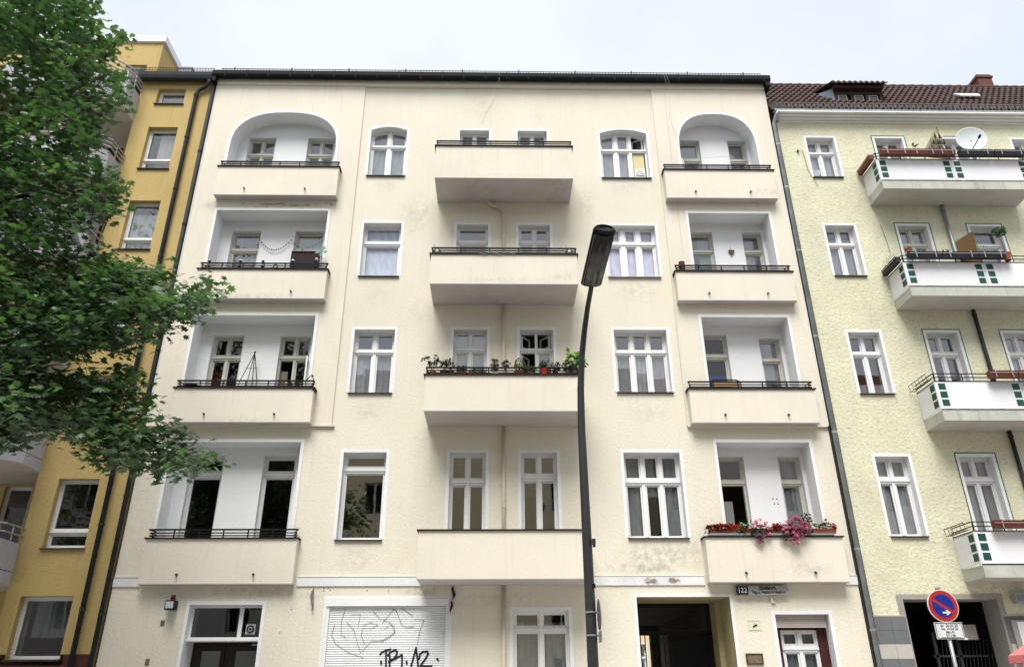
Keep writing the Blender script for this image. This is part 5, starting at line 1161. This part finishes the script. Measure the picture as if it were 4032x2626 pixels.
hbox(12.77, 13.28, z4, 'boxbrown', 'third brown trough, below the triangular board', plants=('leafolive', (12.98, -1.0, 15.92), .16, 40, .06, (1.7, .4, .5)))
hbox(10.97, 0, z4, 'boxbrown', 'brown trough on the left end side of the top balcony', side=True)
hbox(13.42, 14.40, z4, 'boxblack', 'black trough below the satellite dish'); hbox(14.43, 15.38, z4, 'boxblack', 'black trough at the right end of the top balcony')
z3 = 12.2
hbox(11.12, 12.0, z3, 'boxblack', 'black trough at the left of the third floor balcony front'); hbox(12.02, 13.0, z3, 'boxblack', 'black trough with a sprig and a white cup on the third floor balcony', plants=('leafpot', (12.25, -1.02, 12.42), .12, 26, .07, (1.6, .5, .6)))
hbox(13.02, 13.75, z3, 'boxblack', 'black trough under the brown privacy board', plants=('leafolive', (13.15, -1.05, 12.5), .25, 22, .05, (1.2, .3, .7)))
hbox(10.97, 0, z3, 'boxblack', 'black trough with green herbs on the left end side of the third floor balcony', side=True, plants=('leafpot', (10.92, -.45, 12.45), .16, 160, .035, (.9, 2.2, .7)))
pot(13.85, -1.02, 12.16, .10, .22, M['terra'], 'terracotta pot with a little round tree on the yellow house', 'tree', .85, .165, 'leafpot', 90, .055, group='potted plants on the yellow house')
pot(11.17, -1.05, 12.38, .08, .12, M['terra'], 'small terracotta pot at the left third floor balcony corner of the yellow house', 'bush', .05, .04, 'leafolive', 6, .03, group='potted plants on the yellow house')
z2 = 8.72
hbox(12.35, 13.05, z2, 'boxbrown', 'red brown trough on the second floor balcony, left one'); hbox(13.08, 13.8, z2, 'boxbrown', 'red brown trough on the second floor balcony, right one')
z1 = 5.0
hbox(11.42, 12.3, z1, 'boxbrown', 'red brown trough on the first floor balcony below the drapes'); hbox(12.33, 13.1, z1, 'boxbrown', 'red brown trough with a tuft at the right edge, first floor balcony', plants=('leafolive', (12.55, -1.0, 5.25), .14, 60, .04, (1.2, .5, .6)))
for z, lab in ((8.70, 'empty wire basket rack on the end side of the second floor balcony'), (4.98, 'empty wire basket rack on the end side of the first floor balcony')):
    t_ = root('wire_rack', (10.95, -.5, z), lab, 'wire rack', 'wire racks on the yellow house'); m = MB()
    for a in (-.12, -.04): m.tube([(10.98 + a, -.9, z + .02), (10.98 + a, -.05, z + .02)], .008, 4)
    m.tube([(10.83, -.9, z + .18), (10.83, -.05, z + .18)], .010, 4)
    for k in range(6): yk = -.88 + k * .165; m.tube([(10.97, yk, z + .02), (10.86, yk, z + .02), (10.83, yk, z + .18)], .007, 4)
    m.build('wires', M['iron'], t_)
DS = root('satellite_dish', (14.0, -.9, 15.9), 'large pale grey satellite dish on the top balcony of the yellow house', 'satellite dish')
dc = Vector((13.98, -1.0, 16.34)); dn = Vector((-.22, -1, .03)).normalized(); du = dn.cross(Vector((0, 0, 1))).normalized(); dv = du.cross(dn)
m = MB(); vs = []; n = 32
for rr_, dp in ((.001, .09), (.15, .08), (.30, .05), (.40, .01), (.42, 0), (.425, .015), (.30, .075), (.001, .11)):
    vs += [tuple(dc + du * (rr_ * math.cos(2 * PI * k / n)) + dv * (rr_ * 1.04 * math.sin(2 * PI * k / n)) - dn * dp) for k in range(n)]
m.add(vs, [(k * n + i, k * n + (i + 1) % n, (k + 1) * n + (i + 1) % n, (k + 1) * n + i) for k in range(7) for i in range(n)]); m.build('dish', M['dish'], DS, smooth=True)
m = MB(); tip = dc + dn * .42 - dv * .26 - du * .02; m.tube([tuple(dc - dv * .42 + du * .10), tuple(dc + dn * .25 - dv * .36 + du * .05), tuple(tip)], .014, 6); m.tube([tuple(tip + dn * .03), tuple(tip - dn * .07)], .036, 8); m.build('feed_arm', M['iron'], DS)
m = MB(); m.tube([tuple(dc - dn * .08), (14.05, -.82, 16.2), (14.05, -.82, 15.66)], .022, 8); m.build('mast', M['steel'], DS)
TB = root('decorated_board', (13.2, -.5, 15.7), 'triangular pale board with hanging painted bottles on the top yellow house balcony', 'board')
xq = 13.33; m = MB(); A_ = [(xq, -.86, 15.69), (xq, -.86, 16.02), (xq, -.02, 17.3), (xq, .0, 15.69)]
A_ = [(12.60, -.88, 15.75), (13.28, -.80, 15.75), (13.17, -.78, 16.95), (12.60, -.86, 16.08)]
m.add([(x, yy, z) for x, yy, z in A_] + [(x, yy + .02, z) for x, yy, z in A_], [(0, 1, 2, 3), (7, 6, 5, 4), (1, 5, 6, 2), (2, 6, 7, 3), (3, 7, 4, 0), (0, 4, 5, 1)]); m.build('board', M['paleboard'], TB)
m = MB(); m.tube([(13.27, -.81, 15.95), (13.18, -.79, 16.94)], .010, 4); m.build('edge_strip', M['iron'], TB)
random.seed(9)
rows_ = [(16.08, 12.72, 13.22, 8), (16.30, 12.82, 13.20, 7), (16.52, 12.98, 13.17, 4)]
for z, xa, xb, k_ in rows_:
    for k in range(k_):
        x = xa + (xb - xa) * k / max(1, k_ - 1); mt = random.choice(['brownwood', 'brownwood', 'bronze', 'green', 'iron', 'yellowboard'])
        m = MB(); m.lathe([(.022, -.08), (.024, .02), (.011, .045), (.011, .09)], (x, -.90, z), 7); m.build('bottle', M[mt], TB)
BB = root('privacy_board', (13.3, -.4, 12.2), 'sloping brown privacy board standing across the third floor balcony of the yellow house', 'board')
m = MB(); o_ = [(12.66, -.86, 12.2), (13.33, -.70, 12.2), (13.34, -.70, 13.28), (12.67, -.86, 12.85)]
m.add(o_ + [(x, yy + .025, z) for x, yy, z in o_], [(0, 1, 2, 3), (7, 6, 5, 4), (0, 3, 7, 4), (1, 5, 6, 2), (3, 2, 6, 7), (0, 4, 5, 1)]); m.build('board', M['tanpanel'], BB)
m = MB(); m.tube([(13.36, -.71, 12.2), (13.36, -.71, 13.32)], .012, 4); m.tube([(12.66, -.87, 12.87), (13.35, -.71, 13.30)], .010, 4); m.build('edge_strip', M['green'], BB)
m = MB(); m.lathe([(.03, 0), (.045, .06), (.045, .07), (.001, .07)], (12.28, -1.1, 12.33), 10); tag(m.build('cup', M['signwhite'], origin=(12.28, -1.1, 12.33)), 'white cup standing in a black trough on the third floor balcony of the yellow house', 'cup')
# pink parasol edge in front of the poster
PK = root('market_parasol', (10.15, -4.0, .12), 'pink parasol whose rim just enters the bottom right corner', 'parasol')
m = MB(); vs = [(10.15, -4.0, 2.75)]; n = 8
for k in range(n): a = 2 * PI * k / n + .2; vs.append((10.15 + .88 * math.cos(a), -4 + .88 * math.sin(a), 2.20))
for k in range(n): a = 2 * PI * k / n + .2; vs.append((10.15 + .89 * math.cos(a), -4 + .89 * math.sin(a), 2.07))
m.add(vs, [(0, 1 + k, 1 + (k + 1) % n) for k in range(n)] + [(1 + k, 9 + k, 9 + (k + 1) % n, 1 + (k + 1) % n) for k in range(n)]); m.build('canopy', M['pink'], PK)
m = MB(); m.tube([(10.15, -4, .12), (10.15, -4, 2.78)], .02, 8); m.build('pole', M['steel'], PK)
m = MB(); m.lathe([(.25, 0), (.25, .06), (.05, .09)], (10.15, -4, .12), 16); m.build('foot', M['concrete'], PK)

# ------------------------------------------------------------------ the maple on the left
random.seed(11)
TP = [(-9.87, 12.73), (-6.48, 12.80), (-6.17, 11.33), (-6.21, 11.02), (-6.08, 10.83), (-5.82, 10.66), (-5.67, 10.78), (-5.53, 10.66), (-5.55, 10.51), (-5.63, 10.33), (-5.80, 10.22), (-5.84, 10.09), (-5.51, 9.84), (-5.40, 9.55), (-5.33, 9.33), (-5.47, 9.06), (-5.56, 8.74), (-5.49, 8.53), (-5.29, 8.11), (-5.04, 7.86), (-4.98, 7.67), (-4.96, 7.38), (-5.10, 7.31), (-5.62, 7.26), (-5.60, 7.05), (-5.40, 6.90), (-5.13, 6.86), (-4.92, 6.75), (-4.77, 6.82), (-4.76, 6.68), (-4.62, 6.59), (-4.46, 6.53), (-4.30, 6.59), (-4.06, 6.49), (-4.22, 6.34), (-4.00, 6.25), (-3.82, 6.28), (-3.63, 6.38), (-3.52, 6.28), (-3.53, 6.09), (-3.64, 5.88), (-4.01, 5.71), (-4.21, 5.54), (-4.49, 5.41), (-4.77, 5.33), (-5.06, 5.29), (-5.32, 5.27), (-5.5, 5.22), (-5.32, 5.12), (-5.02, 5.10), (-4.78, 5.13), (-4.60, 5.20), (-4.40, 5.18), (-4.19, 4.99), (-4.04, 4.76), (-3.88, 4.62), (-3.76, 4.44), (-3.52, 4.26), (-3.30, 4.16), (-3.05, 4.05), (-3.06, 3.99), (-3.38, 3.94), (-3.62, 3.86), (-3.82, 3.81), (-4.07, 3.93), (-4.33, 3.89), (-4.62, 4.08), (-4.92, 4.29), (-5.01, 4.45), (-5.18, 4.38), (-5.32, 4.31), (-5.48, 4.26), (-5.67, 4.13), (-6.87, 3.98), (-8.9, 4.2), (-10.6, 6.5), (-11, 10)]
def inside(x, z):
    c = False; j = len(TP) - 1
    for i in range(len(TP)):
        if (TP[i][1] > z) != (TP[j][1] > z) and x < (TP[j][0] - TP[i][0]) * (z - TP[i][1]) / (TP[j][1] - TP[i][1]) + TP[i][0]: c = not c
        j = i
    return c
def edged(x, z, d):
    return all(inside(x + d * math.cos(a), z + d * math.sin(a)) for a in (0, 1.05, 2.1, 3.14, 4.2, 5.24))
TS = 1.353
def tpos(p): return (p[0] * TS, -18.5 + (p[1] + 18.5) * TS, 1.6 + (p[2] - 1.6) * TS)
TREE = root('maple_tree', (tpos((-8.6, -10.2, .12))[0], tpos((-8.6, -10.2, .12))[1], .12), 'large dark green maple reaching in from the left in front of the ochre house', 'tree')
LF = [(0, -.35), (.30, -.32), (.20, -.12), (.56, .06), (.24, .14), (.34, .46), (.10, .30), (0, .66), (-.10, .30), (-.34, .46), (-.24, .14), (-.56, .06), (-.20, -.12), (-.30, -.32)]
V, F, RN = [], [], []
def leaf(p, nrm, dirn, s, q):
    u = dirn.cross(nrm).normalized(); w = nrm.cross(u).normalized(); o = len(V)
    V.append(tuple(p)); fold = random.uniform(.05, .3)
    for a, b in LF:
        V.append(tuple(p + u * (a * s) + w * (b * s) - nrm * (s * fold * (abs(a) + .7 * max(0, b) ** 2))))
    for k in range(14): F.append((o, o + 1 + k, o + 1 + (k + 1) % 14)); RN.append(q)
twigs = MB(); ncl = 0; tries = 0; CEN = Vector((0, -18.5, 1.6))
hub = [Vector((-8.3, -10.2, 5.2)), Vector((-8.2, -10.3, 7.5)), Vector((-7.6, -10.2, 9.5)), Vector((-6.6, -10.0, 5.6)), Vector((-5.3, -10.0, 6.0)), Vector((-5.6, -10.0, 4.6)), Vector((-6.5, -10, 8.9)), Vector((-4.4, -10.0, 4.45))]
while ncl < 4300 and tries < 90000:
    tries += 1
    x, z = random.uniform(-10.9, -3), random.uniform(3.8, 12.8)
    if not inside(x, z): continue
    if x < -7.9 and random.random() > .3: continue
    if z > 11.7 and random.random() > .5: continue
    d = .13
    core = edged(x, z, .45)
    if not edged(x, z, .085): 
        if random.random() > .6 or not edged(x, z, .045): continue
    # thinning: coherent gaps
    gap = math.sin(x * 3.1 + z * 1.7) + math.sin(z * 4.3 - x * 2.2) + math.sin(x * 7.1 + 2) * .5
    if core and gap > 1.35 and random.random() > .2: continue
    if z > 6.6 and random.random() > .52: continue
    dep = random.gauss(0, .55 if not core else .8) if x > -7.4 else random.gauss(0, 1.4)
    dep = max(-1.7, min(2.4, dep)); P = Vector((x, -10, z)); ray = (P - CEN); k = (8.5 + dep) / 8.5; P = CEN + ray * k
    ncl += 1; nl = random.randint(9, 13); sz = random.uniform(.85, 1.12)
    out = Vector((random.gauss(.3, .8), random.gauss(-.1, .8), random.gauss(.0, .5))).normalized()
    h = min(hub, key=lambda h_: (h_ - P).length); mid = P.lerp(h, .22) + Vector((0, 0, -.04))
    if ncl % 5 == 0: twigs.tube([tuple(P.lerp(h, min(1, .25 / max(.3, (h - P).length))) - Vector((0, 0, .02))), tuple(P), tuple(P + out * .1)], [.005, .004, .002], 4, cap=False)
    for i in range(nl):
        lp = P + Vector((random.gauss(0, .085), random.gauss(0, .10), random.gauss(-.01, .065))) + out * random.uniform(-.02, .12)
        dr = (out + Vector((random.gauss(0, .8), random.gauss(0, .8), random.gauss(-.5, .35)))).normalized()
        nn = Vector((random.gauss(0, .42), random.gauss(-.25, .45), 1)).normalized()
        if abs(dr.dot(nn)) > .95: continue
        leaf(lp, nn, dr, .112 * sz * random.uniform(.6, 1.2), random.random() * .8 + (.2 if random.random() < .1 else 0))
me = bpy.data.meshes.new('crown'); o_ = ORG[TREE]
V = [tpos(p) for p in V]; twigs.v = [tpos(p) for p in twigs.v]
me.from_pydata([(a - o_.x, b - o_.y, c - o_.z) for a, b, c in V], [], F); at = me.attributes.new('rnd', 'FLOAT', 'FACE'); at.data.foreach_set('value', RN)
me.materials.append(M['leaf']); cr = bpy.data.objects.new('crown', me); col.objects.link(cr); cr.parent = TREE; ORG[cr] = o_
twigs.build('twigs', M['bark'], TREE)['kind'] = 'stuff'
def limb(pts, r0, r1, name='limb'):
    m = MB(); n = len(pts); P = []
    for k in range(n - 1):
        for q in range(4):
            t_ = q / 4; a, b = Vector(pts[k]), Vector(pts[k + 1]); p = a.lerp(b, t_) + Vector((random.uniform(-1, 1), random.uniform(-1, 1), random.uniform(-1, 1))) * .02; P.append(tuple(p))
    P.append(pts[-1]); m.tube(P, [r0 + (r1 - r0) * (k / (len(P) - 1)) ** .8 for k in range(len(P))], 8); m.v = [tpos(p) for p in m.v]; return m.build(name, M['bark'], TREE, smooth=True)
limb([(-8.6, -10.2, .1), (-8.58, -10.2, 2.0), (-8.5, -10.2, 4.2), (-8.35, -10.25, 7.2), (-8.0, -10.3, 10), (-7.7, -10.2, 12.4)], .24, .05, 'trunk')
limb([(-8.5, -10.2, 3.9), (-7.4, -10.1, 5.0), (-6.2, -10.0, 5.65), (-5.6, -10.0, 5.95), (-4.8, -10, 6.2), (-4.1, -9.9, 6.15), (-3.7, -9.9, 6.2)], .10, .012)
limb([(-8.55, -10.2, 3.3), (-7.2, -10.1, 4.0), (-6.0, -10.0, 4.55), (-5.1, -10.0, 4.55), (-4.3, -10.0, 4.35), (-3.5, -9.9, 4.1)], .09, .012)
limb([(-8.4, -10.2, 6.4), (-7.5, -10.1, 8.0), (-6.9, -10.0, 8.6), (-6.35, -10.0, 9.15), (-5.9, -10, 10.0), (-5.65, -10, 10.55)], .09, .012)
limb([(-8.4, -10.2, 6.0), (-7.3, -10.3, 7.0), (-6.3, -10.2, 7.5), (-5.4, -10.1, 7.7)], .07, .012)
limb([(-8.1, -10.3, 9.0), (-7.2, -10.0, 10.4), (-6.6, -9.9, 11.2), (-6.4, -9.9, 12.2)], .06, .012)
limb([(-8.3, -10.2, 7.5), (-9.3, -10.3, 9.2), (-9.8, -10.4, 11)], .08, .02); limb([(-8.5, -10.2, 5.0), (-9.6, -10.1, 6.2), (-10.3, -10, 7.5)], .08, .02)
for pts in ([(-6.2, -10, 5.0), (-5.5, -9.9, 5.13), (-5.05, -9.9, 5.2), (-4.75, -9.9, 5.22)], [(-5.7, -9.95, 5.1), (-5.25, -9.9, 5.0), (-4.95, -9.9, 4.97)], [(-5.6, -9.95, 5.1), (-5.3, -9.9, 5.28), (-5.0, -9.9, 5.33)], [(-5.4, -9.9, 5.13), (-5.1, -9.9, 5.1), (-4.85, -9.9, 5.0)], [(-5.2, -9.9, 5.0), (-5.0, -9.9, 4.93), (-4.8, -9.9, 4.97)]): limb(pts, .010, .003, 'dry_twig')

# ------------------------------------------------------------------ houses across the street (behind the viewer, mirrored in the panes)
for bi, (x0, x1, mt, rf, hh, lab) in enumerate(((-34, -9, 'rose', 'greyroof', 16.8, 'grey rose house opposite, mirrored in the left panes'), (-8.9, 9, 'tan', 'greyroof', 17.2, 'tan house opposite, mirrored in the middle panes'), (9.1, 34, 'rose', 'redroof', 16.6, 'grey rose house opposite, mirrored in the right panes'))):
    H = root('apartment_building', ((x0 + x1) / 2, -24, 0), lab, 'building'); hs_ = []
    nx = int((x1 - x0) / 3.0)
    for f in range(5):
        for k in range(nx): a = x0 + (x1 - x0) * (k + .5) / nx; hs_.append((a - .6, a + .6, 1.4 + f * 3.2, 3.2 + f * 3.2))
    m = MB(); panel(m, rect(x0, x1, 0, hh), [rect(*q) for q in hs_], 0); m.v = [(x0 + x1 - x, -24 - yy, z) for x, yy, z in m.v]; m.box(x0, x1, -24.9, -24.8, 0, hh); m.box(x0, x1, -23.98, -23.6, hh, hh + .3); m.build('wall', M[mt], H)
    for q in hs_:
        xa, xb = x0 + x1 - q[1], x0 + x1 - q[0]
        m = MB(); m.box(xa, xb, -24.3, -24.2, q[2], q[2] + .08); m.box(xa, xb, -24.3, -24.2, q[3] - .08, q[3]); m.box(xa, xa + .1, -24.3, -24.2, q[2] + .08, q[3] - .08); m.box(xb - .1, xb, -24.3, -24.2, q[2] + .08, q[3] - .08); m.box((xa + xb) / 2 - .05, (xa + xb) / 2 + .05, -24.3, -24.2, q[2] + .08, q[3] - .08); w = m.build('window', M['wood'], H)
        m = MB(); m.box(xa + .1, xb - .1, -24.26, -24.24, q[2] + .08, q[3] - .08); m.build('pane', M['gutterblack'], w)
    m = MB(); m.add([(x0, -23.6, hh + .3), (x1, -23.6, hh + .3), (x1, -27.5, hh + 4), (x0, -27.5, hh + 4)], [(0, 1, 2, 3)]); m.box(x0, x1, -32, -31.8, 0, hh); m.add([(x0, -27.5, hh + 4), (x1, -27.5, hh + 4), (x1, -32, hh), (x0, -32, hh)], [(0, 1, 2, 3)]); m.build('roof', M[rf], H)

# ------------------------------------------------------------------ daylight under a bright overcast sky
w = bpy.data.worlds.new('World'); sc.world = w; w.use_nodes = True; n, l = w.node_tree.nodes, w.node_tree.links
bg = n['Background']; sky = n.new('ShaderNodeTexSky'); sky.sky_type = 'NISHITA'; sky.sun_disc = False
EL, AZ = math.radians(59), math.radians(192)
sky.sun_elevation = EL; sky.sun_rotation = AZ
tc = n.new('ShaderNodeTexCoord'); nz = noise(n, l, tc.outputs['Generated'], 2.3, 5, .5, (1, 1, 1.6))
cl = ramp(n, l, nz, [(.34, (1.98, 2.17, 2.42)), (.58, (2.34, 2.43, 2.46))]).outputs[0]
mx = mixc(n, l, .95, sky.outputs[0], cl); l.new(mx, bg.inputs['Color']); bg.inputs['Strength'].default_value = .12
sn = bpy.data.lights.new('sun', 'SUN'); sn.energy = 1.5; sn.angle = math.radians(33); sn.color = (1, .975, .94)
so = bpy.data.objects.new('sun', sn); col.objects.link(so)
d = Vector((math.sin(AZ) * math.cos(EL), math.cos(AZ) * math.cos(EL), math.sin(EL)))
so.rotation_euler = d.to_track_quat('Z', 'Y').to_euler()
vs_ = sc.view_settings; vs_.view_transform = 'Standard'; vs_.look = 'None'; vs_.gamma = 1; vs_.exposure = 1.78
sc.display_settings.display_device = 'sRGB'
sc.cycles.max_bounces = 7; sc.cycles.diffuse_bounces = 3; sc.cycles.glossy_bounces = 3; sc.cycles.transparent_max_bounces = 10; sc.cycles.caustics_reflective = False; sc.cycles.caustics_refractive = False
